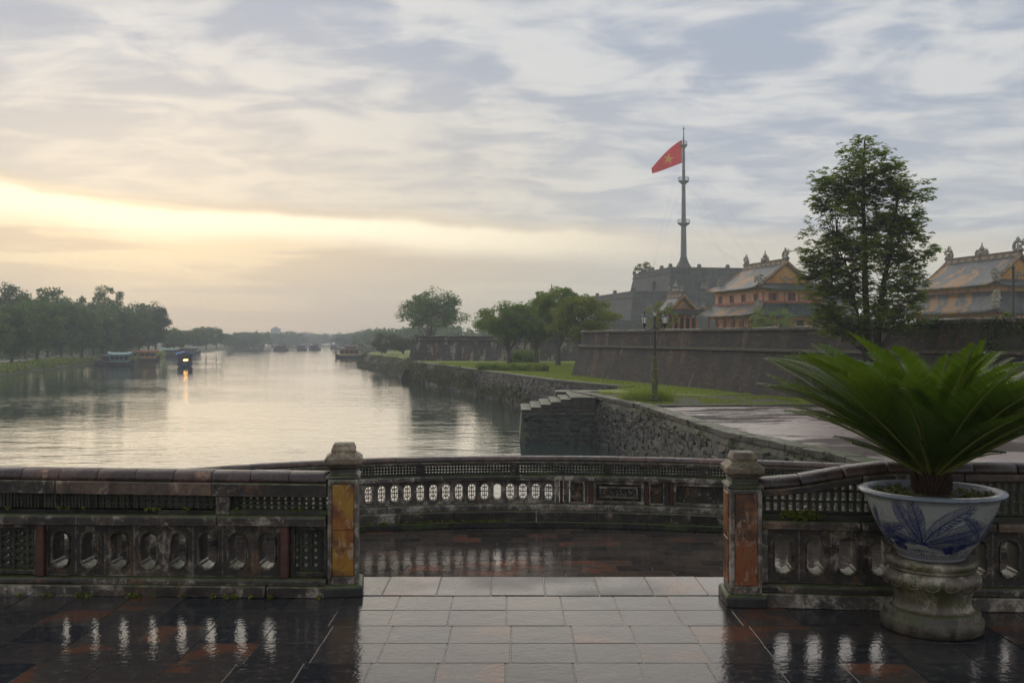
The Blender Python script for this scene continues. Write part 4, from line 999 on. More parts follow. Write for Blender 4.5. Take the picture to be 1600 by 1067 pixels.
    scroll(m, (0, .55, zr + .5), .6 * orn, 1, 4, RZ); scroll(m, (0, -.55, zr + .5), .6 * orn, -1, 4, RZ); m.build('ridge_finial', M_['mosaic'], t, M)
    # upper wall
    wx, wy = We - over, Le - over; zb = zlt if zlt is not None else PLAZA
    if zlt is not None:
        MB().box((0, 0, (zb - .3 + ze + .3) / 2), (2 * wx, 2 * wy, ze - zb + .6)).build('upper_wall', M_['palace_pink'], t, M)
        h = ze - zb
        if h > 0.9:
            for sg, ax, n, span in ((-1, 'x', 3, wx), (-1, 'y', 4, wy)):
                for i in range(n):
                    p = -span + 2 * span * (i + .5) / n; c = (p, -wy - .02, zb + h * .45) if ax == 'x' else (-wx - .02, p, zb + h * .45)
                    rot = 0 if ax == 'x' else R(-90); MW = M @ Matrix.Translation(c) @ Matrix.Rotation(rot, 4, 'Z'); ww, hh = .75, h * .48
                    wo = MB().box((0, 0, 0), (ww, .06, hh)).build('window', M_['dark_void'], t, MW)
                    f = MB()
                    for s1 in (-1, 1): f.box((s1 * (ww / 2 + .05), -.03, 0), (.10, .10, hh + .2)); f.box((0, -.031, s1 * (hh / 2 + .05)), (ww, .10, .10))
                    f.box((0, -.03, 0), (.05, .09, hh)); f.build('window_frame', M_['palace_red'], wo, MW)
            for k in range(9):                                  # pilasters on the near end wall
                MB().box((-wx + 2 * wx * k / 8, -wy - .05, zb + h / 2), (.14, .10, h)).build('pilaster', M_['palace_red'], t, M)
            MB().box((0, -wy - .10, zb + .16), (2 * wx + .3, .14, .22)).build('balcony_rail', M_['palace_red'], t, M)
            MB().box((-wx - .10, 0, zb + .16), (.14, 2 * wy + .1, .22)).build('balcony_rail', M_['palace_red'], t, M)
            MB().box((0, 0, ze - .16), (2 * wx + .24, 2 * wy + .24, .26)).build('cornice', M_['palace_ochre'], t, M)
        # lower roof all round
        W2, L2 = We + .55, Le + .55; zt2 = zlt
        zl_ = lambda v: zle + (zt2 - zle) * v ** 1.2
        def s2(sg): return lambda u, v: Vector((sg * (W2 + (wx - W2) * v), (u * 2 - 1) * (L2 + (wy - L2) * v), zl_(v) + up(u * 2 - 1, v, .35)))
        def e2(sg): return lambda u, v: Vector(((u * 2 - 1) * (W2 + (wx - W2) * v), sg * (L2 + (wy - L2) * v), zl_(v) + up(u * 2 - 1, v, .35)))
        for sg in (-1, 1):
            roof_part('lower_roof_slope', s2(sg), matside if sg < 0 else matend, 22, 4, .36, t, lambda o: 1.0 if abs(o) < wy / L2 else (1 - abs(o)) / (1 - wy / L2))
            roof_part('lower_roof_slope', e2(sg), matend, 14, 4, .30, t, lambda o: 1.0 if abs(o) < wx / W2 else (1 - abs(o)) / (1 - wx / W2))
            for sx in (-1, 1):
                hp = [Vector((sx * (W2 + (wx - W2) * v), sg * (L2 + (wy - L2) * v), zl_(v) + up(1, v, .35) + .1)) for v in [k / 5 for k in range(6)]]
                MB().tube(hp, .18, 4).build('hip_ridge', M_['ridge_trim'], t, M)
                m = MB(); scroll(m, hp[0] + Vector((0, 0, .1)), .7 * orn, sx, 6); m.build('dragon_ornament', M_['mosaic'], t, M)
                m = MB(); scroll(m, hp[3] + Vector((0, 0, .1)), .75 * orn, sx, 9); m.build('dragon_ornament', M_['mosaic'], t, M)
        gx, gy, gz = W2 - .9, L2 - .9, zle + .25
    else: gx, gy, gz = wx, wy, ze + .25
    MB().box((0, 0, (PLAZA + gz) / 2), (2 * gx - 1.1, 2 * gy - 1.1, gz - PLAZA)).build('ground_wall', M_['palace_pink'], t, M)
    MB().box((0, 0, gz - .22), (2 * gx + .2, 2 * gy + .2, .36)).build('eave_beam', M_['palace_red'], t, M)
    for sg, ax, n in ((-1, 'x', 4), (-1, 'y', 6)):
        for i in range(n + 1):
            c = (-gx + 2 * gx * i / n, -gy) if ax == 'x' else (-gx, -gy + 2 * gy * i / n)
            if ax == 'y' and i == 0: continue
            MB().lathe([(.16, PLAZA), (.15, gz - .4)], 8, c).build('column', M_['palace_red'], t, M)
        for i in range(n):
            p = -gx + 2 * gx * (i + .5) / n if ax == 'x' else -gy + 2 * gy * (i + .5) / n
            c = (p, -gy + .54, gz - 1.6) if ax == 'x' else (-gx + .54, p, gz - 1.6)
            MB().box(c, (.9, .06, 1.7) if ax == 'x' else (.06, 1.0, 1.7)).build('doorway', M_['dark_void'], t, M)
    return t
palace('palace', 'two-storey pink palace hall with ochre gable left of the big tree', 29.9, 117.6, R(12.5), 8.9, 14.6, 7.15, 10.1, 5.55, 4.15)
palace('palace', 'slate-roofed palace hall with double eaves right of the big tree', 50.4, 106.8, R(12.5), 8.4, 15.4, 6.9, 10.0, 6.35, 4.15, matside='tile_mixed', matend='tile_slate', orn=1.15)
palace('palace', 'slate-roofed palace hall cut off by the right frame edge', 61.5, 112.5, R(12.5), 9.0, 13.0, 6.6, 9.3, 5.9, 4.15, matside='tile_slate', matend='tile_slate', orn=1.15)
palace('pavilion', 'small gabled pavilion between the flag tower and pink palace', 17.6, 107.0, R(12.5), 3.7, 6.0, 4.3, 6.0, None, None, .55, 'tile_slate', 'tile_green', .62)
mp = thing('mast', 'thin dark pole standing before the slate-roofed palace', 'pole', (PX(1583, 60), 60, PLAZA))
MB().tube([(PX(1583, 60), 60, PLAZA), (PX(1583, 60), 60, PZ(421, 60))], [.10, .08], 8).build('shaft', M_['iron'], mp)
MB().lathe([(.05, PZ(421, 60)), (.14, PZ(421, 60) + .1), (.03, PZ(421, 60) + .3)], 8, (PX(1583, 60), 60)).build('cap', M_['iron'], mp)
mp = thing('mast', 'thin antenna mast rising above the lawn trees', 'pole', (PX(862, 190), 190, PLAZA))
MB().tube([(PX(862, 190), 190, PLAZA), (PX(862, 190), 190, PZ(458, 190)), (PX(862, 190), 190, PZ(444, 190))], [.20, .15, .10], 6).build('shaft', M_['iron'], mp)
MB().lathe([(.14, PZ(452, 190)), (.2, PZ(451, 190)), (.14, PZ(450, 190))], 6, (PX(862, 190), 190)).build('collar', M_['iron'], mp)
# far hazy tower block and low houses across the river
for px, top, w, d, lab in ((431, 513, 7.5, 900, 'faint tower block rising from the haze across the river'),):
    t = thing('apartment_block', lab, 'building', (PX(px, d), d, -2.2)); x = PX(px, d)
    MB().box((x, d, (PZ(top, d) - 2.2) / 2), (w, 7, PZ(top, d) + 2.2)).build('wall', M_['pale_grey'], t)
    MB().box((x, d, PZ(top, d) + .7), (3, 3, 1.4)).build('roof_house', M_['pale_grey'], t)
# ------------------------------------------------------------------ vegetation
def nrm(a): return a / np.maximum(np.linalg.norm(a, axis=-1, keepdims=True), 1e-9)
def leaf_quads(pos, size, rng, aspect=0.5, droop=0.35):
    n = len(pos); a = rng.normal(size=(n, 3)); a[:, 2] = a[:, 2] * 0.6 - droop; a = nrm(a)
    b = nrm(np.cross(a, rng.normal(size=(n, 3)))); s = size * rng.uniform(0.6, 1.35, (n, 1))
    return np.stack([pos - a * s / 2, pos + b * s * aspect / 2, pos + a * s / 2, pos - b * s * aspect / 2], axis=1)
def clump_leaves(cent, rad, n_each, size, rng, flat=0.62, aspect=0.5, droop=0.3):
    cent = np.asarray(cent); rad = np.asarray(rad)
    idx = np.repeat(np.arange(len(cent)), n_each)
    g = rng.normal(size=(len(idx), 3)); g = nrm(g) * (rng.uniform(0, 1, (len(idx), 1)) ** 0.45)
    g[:, 2] *= flat
    return leaf_quads(cent[idx] + g * rad[idx][:, None], size, rng, aspect, droop)
def limb(m, a, b, r0, r1, rng, sag=0.12, n=6, sides=5):
    a, b = np.array(a, float), np.array(b, float); L = np.linalg.norm(b - a); side = rng.normal(size=3) * L * 0.06
    pts = []; rad = []
    for k in range(n):
        t = k / (n - 1); p = a + (b - a) * t; p[2] += sag * L * math.sin(math.pi * t) * (0.6 if t < .5 else .8); p += side * math.sin(math.pi * t)
        pts.append(p); rad.append(r0 + (r1 - r0) * t ** .7)
    m.tube(pts, rad, sides, cap=False); return pts
def tree_meshes(name, seed, H, Rr, z0, ncl, nleaf, size, leafmat, barkmat, trunk_r=0.25, flat_top=0.0, fork=0.35, clr=0.30, lean=0.0, hollow=0.35, nlimb=14):
    rng = np.random.default_rng(seed); m = MB()
    zc = (z0 + H) / 2; rz = (H - z0) / 2; C = []; Rd = []
    while len(C) < ncl:
        v = rng.normal(size=3); v /= np.linalg.norm(v); r = rng.uniform(hollow, 1.0) ** 0.5
        p = np.array([v[0] * Rr * r, v[1] * Rr * r, zc + v[2] * rz * r])
        if flat_top: p[2] = z0 + (p[2] - z0) * (1 - flat_top) + flat_top * (H - .3 - (p[0] ** 2 + p[1] ** 2) / Rr ** 2 * (H - z0) * .42)
        cr = Rr * clr * rng.uniform(0.65, 1.25)
        p[:2] *= 1 - .4 * clr; C.append(p); Rd.append(cr)
    C = np.array(C); fz = max(.8, z0 * 0.55 + H * fork * .2)
    tp = [(0, 0, -.15), (lean * .05, 0, fz * .4), (lean * .2, .05, fz)]
    m.tube(tp + [(lean * .5, 0, zc), (lean * .6, 0, H * .86)], [trunk_r * 1.35, trunk_r, trunk_r * .85, trunk_r * .5, trunk_r * .12], 7)
    order = rng.permutation(ncl)
    for i in order[:nlimb]:
        c = C[i]; zs = min(max(fz * rng.uniform(.85, 1.1), .3), c[2] - .1) if rng.random() < .6 else min(c[2] - .2, zc * rng.uniform(.75, 1.05))
        pts = limb(m, (lean * .3, 0, zs), c, trunk_r * .48, trunk_r * .08, rng)
        for j in range(2):
            k = order[rng.integers(nlimb, ncl)] if ncl > nlimb else i
            limb(m, pts[3], C[i] + (C[k] - C[i]) * .4, trunk_r * .2, trunk_r * .05, rng, n=4, sides=4)
    per = max(1, nleaf // ncl)
    q_ = clump_leaves(C, Rd, per, size, rng, 0.62)
    return m.mesh('trunk', M_[barkmat]), raw_mesh('crown', q_, 4, M_[leafmat])
def plant_tree(name, label, meshes, loc, rz=0, sc=(1, 1, 1), group=None):
    t = thing(name, label, 'tree', loc, rz, group, sc); M = WM[t.name]
    put('trunk', meshes[0], t, M); put('crown', meshes[1], t, M); return t

# left bank rows
LT = [tree_meshes('bank', 11 + i, 10.0, 4.6, 1.6, 62, 7500, 0.50, ('leaf_far', 'leaf_far_dark', 'leaf_far', 'leaf_far_dark', 'leaf_far')[i], 'bark_grey', .26, hollow=.25, clr=.34) for i in range(5)]
AIRY = tree_meshes('airy', 31, 11.0, 3.6, 3.5, 34, 3000, 0.42, 'leaf_far', 'bark_grey', .24, clr=.27, hollow=.2)
BZ = -2.2
def by_px(px, top, wpx, d): return (PX(px, d), d, BZ), (PZ(top, d) - BZ) / 10.0, wpx / F * d / 9.6
front = [(-28, 486, 110, 143), (18, 480, 78, 152), (58, 466, 92, 167), (96, 474, 78, 184), (128, 480, 72, 196), (160, 484, 66, 206), (190, 486, 60, 216), (218, 482, 56, 228), (243, 478, 50, 242)]
for i, (px, top, w, d) in enumerate(front):
    loc, sh, sw = by_px(px, top, w, d)
    plant_tree('riverside_tree', f'dense green tree on the far bank, {ORD[i]} of the front row from the left', LT[i % 5], loc, i * 1.3, (sw, sw, sh), 'front row of trees on the left bank')
back = [(14, 447, 70, 190), (74, 449, 74, 200), (112, 460, 62, 212), (40, 462, 70, 186), (145, 474, 60, 222), (205, 478, 55, 240), (232, 474, 56, 250), (190, 482, 50, 236)]
back.sort()
for i, (px, top, w, d) in enumerate(back):
    loc, sh, sw = by_px(px, top, w, d)
    plant_tree('riverside_tree', f'taller dark tree rising behind the left bank front row, {ORD[i]} from the left', LT[(i * 2 + 1) % 5], loc, i * 2.1, (sw, sw, sh), 'taller trees behind the left bank row')
d = 226; plant_tree('riverside_tree', 'airy round-topped tree standing tallest on the left bank', AIRY, (PX(170, d), d, BZ), .5, (1.22, 1.22, (PZ(446, d) - BZ) / 11.0))
far = [(262, 512, 40, 292), (282, 516, 34, 312), (302, 512, 34, 332), (322, 509, 34, 352), (338, 513, 30, 372), (352, 521, 26, 420), (366, 523, 26, 450), (310, 516, 34, 345), (272, 514, 36, 305)]
far.sort()
for i, (px, top, w, d) in enumerate(far):
    loc, sh, sw = by_px(px, top, w, d)
    plant_tree('riverside_tree', f'hazy tree beyond the moored boats on the left bank, {ORD[i]} from the left', LT[(i + 2) % 5], loc, i * 1.7, (sw, sw, sh), 'hazy trees further along the left bank')
def wood(name, label, spots, seed, mat):
    rng = np.random.default_rng(seed); C = []; Rd = []
    for (px0, px1, d, top, n) in spots:
        for k in range(n):
            px = rng.uniform(px0, px1); dd = d * rng.uniform(.96, 1.04); zt_ = PZ(top + rng.uniform(-2.5, 3), dd); x = PX(px, dd)
            for j in range(7):
                h = rng.uniform(0.1, 1.0); C.append((x + rng.normal() * 2.5, dd + rng.normal() * 2.5, BZ + (zt_ - BZ) * h * .85)); Rd.append(rng.uniform(2.0, 3.4))
    return tag(put(name, raw_mesh(name, clump_leaves(C, Rd, 60, 1.5, rng, .8), 4, M_[mat])), label, 'trees', None, 'stuff')
wood('treeline', 'hazy woodland closing the river far upstream', [(372, 400, 480, 522, 14), (395, 470, 640, 522, 26), (440, 560, 800, 524, 36), (380, 560, 1000, 521, 30)], 5, 'leaf_far_dark')
wood('treeline', 'hazy wood on the far right bank behind the big boat', [(535, 580, 560, 521, 16), (568, 600, 420, 519, 9), (590, 655, 380, 517, 18), (574, 578, 430, 513, 2), (600, 640, 330, 520, 8), (640, 780, 330, 512, 22), (770, 960, 340, 513, 26)], 6, 'leaf_far_dark')

# trees on the lawn
for (px, d, top, wpx, seed, mat, lab, z0) in ((796, 117, 473, 112, 3, 'leaf_mid', 'bright green lawn tree nearest the river, before the bastion wall', 1.7), (838, 118, 476, 92, 4, 'leaf_mid', 'darker lawn tree, second from the river before the bastion wall', 1.8),
        (872, 107, 460, 96, 5, 'leaf_mid', 'tall umbrella-topped lawn tree, third from the river', 2.6), (913, 99.5, 465, 116, 6, 'leaf_olive', 'yellow-green lawn tree beside the near fortress wall corner', 1.6)):
    H = PZ(top, d) - PLAZA; Rr = wpx / F * d / 2
    me = tree_meshes('lawn', seed, H, Rr, z0, 100, 19000, .25, mat, 'bark_grey', .26, flat_top=.35 if seed == 5 else .15, clr=.24, hollow=.3, lean=.3)
    plant_tree('lawn_tree', lab, me, (PX(px, d), d, PLAZA), seed, group='trees on the lawn')
d = 168; me = tree_meshes('rain', 21, PZ(459, d) - PLAZA, 56 / F * d, 2.0, 110, 15000, .34, 'leaf_far', 'bark_grey', .30, flat_top=.28, clr=.23, hollow=.12, nlimb=18)
plant_tree('spreading_tree', 'hazy wide-crowned tree behind the far bastion wall', me, (PX(674, d), d, PLAZA), 1.0)
for i, (px, d, top, w, lab) in enumerate(((602, 196, 521, 50, 'rounded olive bush on the spit beside the big boat'), (630, 188, 527, 42, 'lower olive bush between the spit and the bastion wall'), (655, 186, 524, 44, 'olive bush half hidden behind the bastion wall corner'))):
    me = tree_meshes('bush', 50 + i, PZ(top, d) - PLAZA, w / F * d / 2, .4, 40, 4500, .34, 'leaf_bush', 'bark_grey', .2, clr=.3)
    plant_tree('bush', lab, me, (PX(px, d), d, PLAZA), i)
for i, (px, d, top, w, mat, lab) in enumerate(((1034, 99, 474, 58, 'leaf_olive', 'yellow-green young tree behind the street lamp head'), (1206, 103, 478, 70, 'leaf_mid', 'small leafy tree in front of the pink palace'), (1185, 101, 489, 40, 'leaf_mid', 'low leafy shrub beside the pink palace corner'), (1570, 70, 487, 40, 'leaf_olive', 'yellow-green sapling top above the ivy wall'))):
    me = tree_meshes('shrub', 60 + i, PZ(top, d) - PLAZA, w / F * d / 2, (PZ(top, d) - PLAZA) * .45, 26, 1900, .22, mat, 'bark_grey', .1, clr=.28, hollow=.1)
    plant_tree('young_tree', lab, me, (PX(px, d), d, PLAZA), i)
me = tree_meshes('shrub', 70, 3.2, 2.6, .3, 16, 900, .5, 'leaf_olive', 'bark_grey', .12); plant_tree('bush', 'small bush growing on top of the flag tower', me, (PX(1008, 238), 238, 16.4))

# the big tree with feathery leaves
def hero_tree():
    d = 41.0; rng = np.random.default_rng(77); sc = d / F; base = np.array([PX(1358, d), d, PLAZA])
    t = thing('feathery_tree', 'tall airy tree with drooping feathery leaves above the fortress wall', 'tree', tuple(base)); m = MB()
    def W(px, py, dy=0.0): return np.array([PX(px, d), d + dy, PZ(py, d)])
    stems = [[(1358, 640), (1357, 540), (1352, 440), (1350, 340), (1349, 250), (1352, 216)], [(1362, 640), (1374, 545), (1384, 460), (1402, 370), (1415, 300), (1420, 272)], [(1356, 640), (1347, 550), (1334, 480), (1318, 420), (1300, 380)], [(1361, 600), (1366, 500), (1376, 420), (1386, 360)]]
    dys = [0, .35, -.3, -.5]; stem_pts = []
    for s_, dy, r0 in zip(stems, dys, (.155, .115, .075, .065)):
        pts = [W(a, b, dy * i / 2.0) for i, (a, b) in enumerate(s_)]; fine = []
        for i in range(len(pts) - 1):
            for k in range(4): fine.append(pts[i] + (pts[i + 1] - pts[i]) * k / 4 + rng.normal(size=3) * .018)
        fine.append(pts[-1]); m.tube(fine, [r0 * (1.25 - 1.15 * i / len(fine)) for i in range(len(fine))], 8); stem_pts += fine
    SP = np.array(stem_pts); C = []
    ell = [(1346, 268, 48, 52, 24), (1340, 330, 64, 70, 40), (1414, 318, 36, 52, 24), (1300, 305, 30, 40, 14), (1290, 392, 42, 52, 24), (1350, 420, 84, 70, 44), (1428, 385, 32, 46, 16), (1345, 486, 72, 38, 26), (1400, 500, 46, 26, 16), (1314, 508, 32, 20, 9), (1380, 370, 44, 60, 22), (1300, 450, 40, 40, 16), (1410, 455, 40, 40, 16)]
    for (cx_, cy_, rx, ry, n) in ell:
        k = 0
        while k < n:
            v = rng.normal(size=3); v /= np.linalg.norm(v); r = rng.uniform(.15, 1) ** .42; k += 1
            C.append(W(cx_ + v[0] * rx * r, cy_ + v[2] * ry * r, v[1] * r * min(rx, 72) * sc))
    C = np.array(C)
    for c in C:                                           # each leaf clump hangs on its own twig
        q_ = SP[SP[:, 2] < c[2] - .12 - .45 * np.abs(SP[:, 0] - c[0])]; q_ = q_[np.argmin(np.linalg.norm((q_ - c) * (1, 1, .75), axis=1))] if len(q_) else SP[0]
        limb(m, q_, c, .024, .006, rng, .05, 5, 4)
    tk = m.build('trunk', M_['bark_dark'], t)
    # sprays: a drooping stalk with paired leaflets
    quads = []; per = 20
    for c in C:
        rad = rng.uniform(.34, .56)
        for _ in range(per):
            v = rng.normal(size=3); v /= np.linalg.norm(v); p = c + v * rad * rng.uniform(.1, 1.0)
            h = np.array([v[0], v[1], 0]) + rng.normal(size=3) * .4; h[2] = 0; h /= max(np.linalg.norm(h), 1e-6); L = rng.uniform(.20, .34); wd = np.array([-h[1], h[0], 0])
            dz = rng.uniform(.0, .9)
            for k in range(6):
                u = (k + .4) / 6; a = p + h * L * u + np.array([0, 0, .10 * u - dz * L * u * u * .9])
                for sg in (-1, 1):
                    ll = L * .66 * (1 - .35 * abs(u - .45)); dirv = wd * sg * .8 + h * .55 + np.array([0, 0, rng.uniform(-.6, .25)]); dirv /= np.linalg.norm(dirv)
                    wv = np.cross(dirv, [0, 0, 1]); wv /= max(np.linalg.norm(wv), 1e-6); wv = wv * .9 + np.array([0, 0, rng.uniform(-.4, .4)])
                    quads.append([a, a + dirv * ll * .45 + wv * ll * .25, a + dirv * ll, a + dirv * ll * .45 - wv * ll * .25])
    put('crown', raw_mesh('crown', np.array(quads), 4, M_['leaf_hero']), t)
hero_tree()

# grass, weeds, ivy, hedge
def blades(name, label, pts, h, w, seed, mat, spread=.35, cat='grass'):
    rng = np.random.default_rng(seed); pts = np.asarray(pts); n = len(pts); a = rng.uniform(0, 6.283, n); hh = h * rng.uniform(.5, 1.3, n)
    tip = pts + np.stack([rng.normal(size=n) * spread * hh, rng.normal(size=n) * spread * hh, hh], 1); s_ = np.stack([np.cos(a), np.sin(a), 0 * a], 1) * w
    return tag(put(name, raw_mesh(name, np.stack([pts - s_, pts + s_, tip], 1), 3, M_[mat])), label, cat, None, 'stuff')
def scatter(poly, n, seed, z, keep=None):
    rng = np.random.default_rng(seed); P_ = np.array(poly); lo, hi = P_.min(0), P_.max(0); out = []
    while len(out) < n:
        p = rng.uniform(lo, hi); c = False; j = len(P_) - 1
        for i in range(len(P_)):
            if (P_[i, 1] > p[1]) != (P_[j, 1] > p[1]) and p[0] < (P_[j, 0] - P_[i, 0]) * (p[1] - P_[i, 1]) / (P_[j, 1] - P_[i, 1]) + P_[i, 0]: c = not c
            j = i
        if c and (keep is None or keep(p)): out.append((p[0], p[1], z))
    return out
nz = lambda p, s_, t_: mnoise.noise(Vector((p[0] * s_, p[1] * s_, 3.1))) > t_
lawn = [(6.0, 58.6), (7.6, 54), (10.4, 52), (12.4, 54.5), (10.2, 61), (7.5, 69), (5.2, 78.5), (8.3, 95), (9.5, 119), (-11, 121), (-4.0, 97.5), (3.3, 70.2), (6.9, 61)]
blades('grass', 'short green grass of the lawn below the fortress walls', scatter(lawn, 32000, 3, PLAZA), .11, .030, 4, 'leaf_grass')
blades('grass', 'patchy grass among fallen leaves around the lamp', scatter(litter, 4200, 5, PLAZA, lambda p: nz(p, .55, .02)), .10, .020, 6, 'leaf_grass')
lx, ly = PX(1023, 46.7), 46.7
tuft = [(lx + dx, ly + dy, PLAZA) for dx, dy in ((-.9, .3), (-.6, -.1), (-1.2, .5), (-.4, .5), (-.75, .8), (-.2, .1), (.4, .2), (.62, .5), (.25, .6))]
rng = np.random.default_rng(8); tp = np.repeat(np.array(tuft), 190, 0); tp[:, :2] += rng.normal(size=(len(tp), 2)) * .20
blades('weeds', 'tall bright green weeds at the foot of the lamp', tp, .55, .016, 9, 'leaf_grass', .4, 'weeds')
eg = scatter([(13.9, 43.9), (14.3, 42), (15.2, 37.5), (16.4, 38.6), (15.4, 42.5), (14.2, 46.8), (13.2, 50), (12.8, 49)], 8000, 12, PLAZA)
blades('grass', 'strip of grass along the foot of the fortress wall', eg, .12, .022, 13, 'leaf_grass')
def ivy(name, label, pts, rad, per, size, seed, mat='leaf_ivy', cat='ivy'):
    rng = np.random.default_rng(seed); return tag(put(name, raw_mesh(name, clump_leaves(pts, rad, per, size, rng, 1.0, .8, .5), 4, M_[mat])), label, cat, None, 'stuff')
rng = np.random.default_rng(14); wp = Path([(17.0, 41.0), (18.6, 36), (20.6, 29.5), (22.8, 22)]); pts = []
while len(pts) < 520:
    s = rng.uniform(.3, wp.L); z = rng.uniform(-1.1, 2.45)
    if mnoise.noise(Vector((s * .5, z * .7, 1.0))) < -.12: continue
    off = .16 + (.70 * (1.1 - z) / 2.6 if z < 1.1 else -.06)
    p = wp.M(s) @ Vector((0, -off, z)); pts.append(p)
ivy('ivy', 'dark green ivy creeping over the right-hand fortress wall', pts, np.full(len(pts), .22), 26, .085, 15)
pts = []; q2p = Path(QUAY2[:6])
for k in range(240):
    s = rng.uniform(34, q2p.L) if rng.random() < .8 else rng.uniform(0, 34); zz = rng.uniform(-3.2, -1.4) if s > 34 else rng.uniform(-3.2, -2.4)
    pts.append(q2p.M(s) @ Vector((0, .15 + .2 * (-1.2 - zz), zz)))
q4p = Path(QUAY2[4:9])
for k in range(260):
    s = rng.uniform(0, q4p.L); zz = rng.uniform(-3.3, -1.2); pts.append(q4p.M(s) @ Vector((0, .3 + .75 * (-1.2 - zz), zz)))
ivy('creeper', 'green creeper hanging over the farther embankment', pts, np.full(len(pts), .5), 32, .20, 16, 'leaf_bush', 'creeper')
pts = []
for k in range(210):
    s = rng.uniform(12, qp.L); zz = -1.25 - abs(rng.normal()) * .45
    if mnoise.noise(Vector((s * .8, zz, 7.0))) < .02: continue
    pts.append(qp.M(s) @ Vector((0, .10 + .22 * (-1.3 - zz), zz)))
ivy('creeper', 'small weeds rooted in the near quay wall', pts, np.full(len(pts), .10), 20, .055, 17, 'leaf_ivy', 'weeds')
hd = []
for k in range(160): u = rng.uniform(); hd.append((PX(745 + 110 * u, 92 - 4 * u), 92 - 4 * u + rng.normal() * .25, PLAZA + rng.uniform(.05, .5)))
t = thing('hedge', 'low clipped hedge on the lawn before the trees', 'hedge', hd[0]); tag(put('foliage', raw_mesh('foliage', clump_leaves(hd, np.full(160, .35), 40, .16, rng, .8), 4, M_['leaf_mid']), t), kind='stuff')
bu = []
for k in range(90): u = rng.uniform(); bu.append((PX(800 + 40 * u, 124), 124 + rng.normal() * .5, PLAZA + rng.uniform(0, 1.3)))
t = thing('hedge', 'rounded shrubs against the far bastion wall', 'hedge', bu[0]); tag(put('foliage', raw_mesh('foliage', clump_leaves(bu, np.full(90, .55), 40, .26, rng, .8), 4, M_['leaf_mid']), t), kind='stuff')
bk = []; lbp = Path(LBANK[1:7])
for k in range(240): s = rng.uniform(0, lbp.L); bk.append(lbp.M(s) @ Vector((0, rng.uniform(.8, 4.0), -2.9 + rng.uniform(0, .5))))
ivy('bank_weeds', 'rough grass and weeds along the left river bank', bk, np.full(240, .8), 30, .42, 19, 'leaf_grass', 'weeds')
bk = []
for k in range(260): s = rng.uniform(10, lbp.L + 60); bk.append(lbp.M(min(s, lbp.L - .1)) @ Vector((0, rng.uniform(9, 30), -2.2 + rng.uniform(.2, 2.6))))
ivy('undergrowth', 'dark undergrowth between the tree trunks on the left bank', bk, np.full(260, 1.7), 40, .6, 20, 'leaf_far_dark', 'undergrowth')
# moss and little ferns on the balustrades
pts = []; rad = []
for k in range(26): p = rp.M(.30 + .10 * rng.normal()) @ Vector((0, -.11, .56 + abs(rng.normal()) * .022)); pts.append(p); rad.append(.022)
for k in range(40): p = lp.M(rng.uniform(1, lp.L)) @ Vector((0, -.08, .565)); pts.append(p); rad.append(.015)
for k in range(60): p = bp.M(rng.uniform(bay_s(560), bay_s(800))) @ Vector((0, -.135, -.23)); pts.append(p); rad.append(.02)
for k in range(24): p = lp.M(rng.uniform(3.6, lp.L)) @ Vector((0, -.17, .01)); pts.append(p); rad.append(.018)
ivy('moss_tufts', 'tiny ferns and moss rooted in the balustrade joints', pts, rad, 14, .020, 21, 'leaf_yellow', 'moss')
# ------------------------------------------------------------------ planter with cycad
PXc, PYc = PX(1455.5, 5.85), 5.85
ped = thing('pedestal', 'mossy carved stone pedestal under the blue and white bowl', 'pedestal', (PXc, PYc, 0))
for nm, prof, mt in (('base', [(.262, 0), (.282, .012), (.284, .070), (.276, .084), (.266, .090), (.268, .112), (.256, .126), (.238, .132)], 'pedestal_base'),
                     ('body', [(.236, .1315), (.218, .145), (.212, .172), (.214, .205), (.228, .240), (.256, .272), (.270, .298), (.267, .322), (.246, .340), (.234, .347), (.230, .352)], 'pedestal'),
                     ('top_ring', [(.228, .3515), (.240, .356), (.243, .366), (.238, .374), (.250, .380), (.253, .402), (.247, .412), (.20, .413)], 'pedestal')):
    MB().lathe(prof, 48, (PXc, PYc)).build(nm, M_[mt], ped, smooth=True)
for k in range(16):                                         # carved petals round the shoulder
    a = 2 * math.pi * k / 16; m = MB(); pts = []
    c = Vector((PXc + .262 * math.cos(a), PYc + .262 * math.sin(a), .296))
    tang = Vector((-math.sin(a), math.cos(a), 0)); rad_ = Vector((math.cos(a), math.sin(a), 0))
    loop = [c + tang * (.040 * math.cos(t)) + Vector((0, 0, .026 * math.sin(t))) + rad_ * (.006 - .012 * abs(math.sin(t)) * (1 if math.sin(t) > 0 else .4)) for t in [2 * math.pi * i / 12 for i in range(12)]]
    m.tube(loop + [loop[0]], .0032, 5); m.build('petal_carving', M_['pedestal'], ped)
pot = thing('bowl', 'large blue and white porcelain bowl painted with palm fronds', 'planter', (PXc, PYc, .412))
prof = [(.150, .414), (.178, .416), (.186, .424), (.190, .440), (.215, .470), (.252, .515), (.288, .570), (.318, .630), (.342, .690), (.360, .745), (.370, .783), (.378, .790)]
def resample(prof, n):
    pr = np.array(prof); seg = np.r_[0, np.cumsum(np.linalg.norm(np.diff(pr, axis=0), axis=1))]; t = np.linspace(0, seg[-1], n)
    return np.stack([np.interp(t, seg, pr[:, 0]), np.interp(t, seg, pr[:, 1])], 1)
NU, NV = 560, 110
PR = resample(prof, NV); CW, CH = 1120, 300
can = np.zeros((CH, CW)); yy, xx = np.mgrid[0:CH, 0:CW]
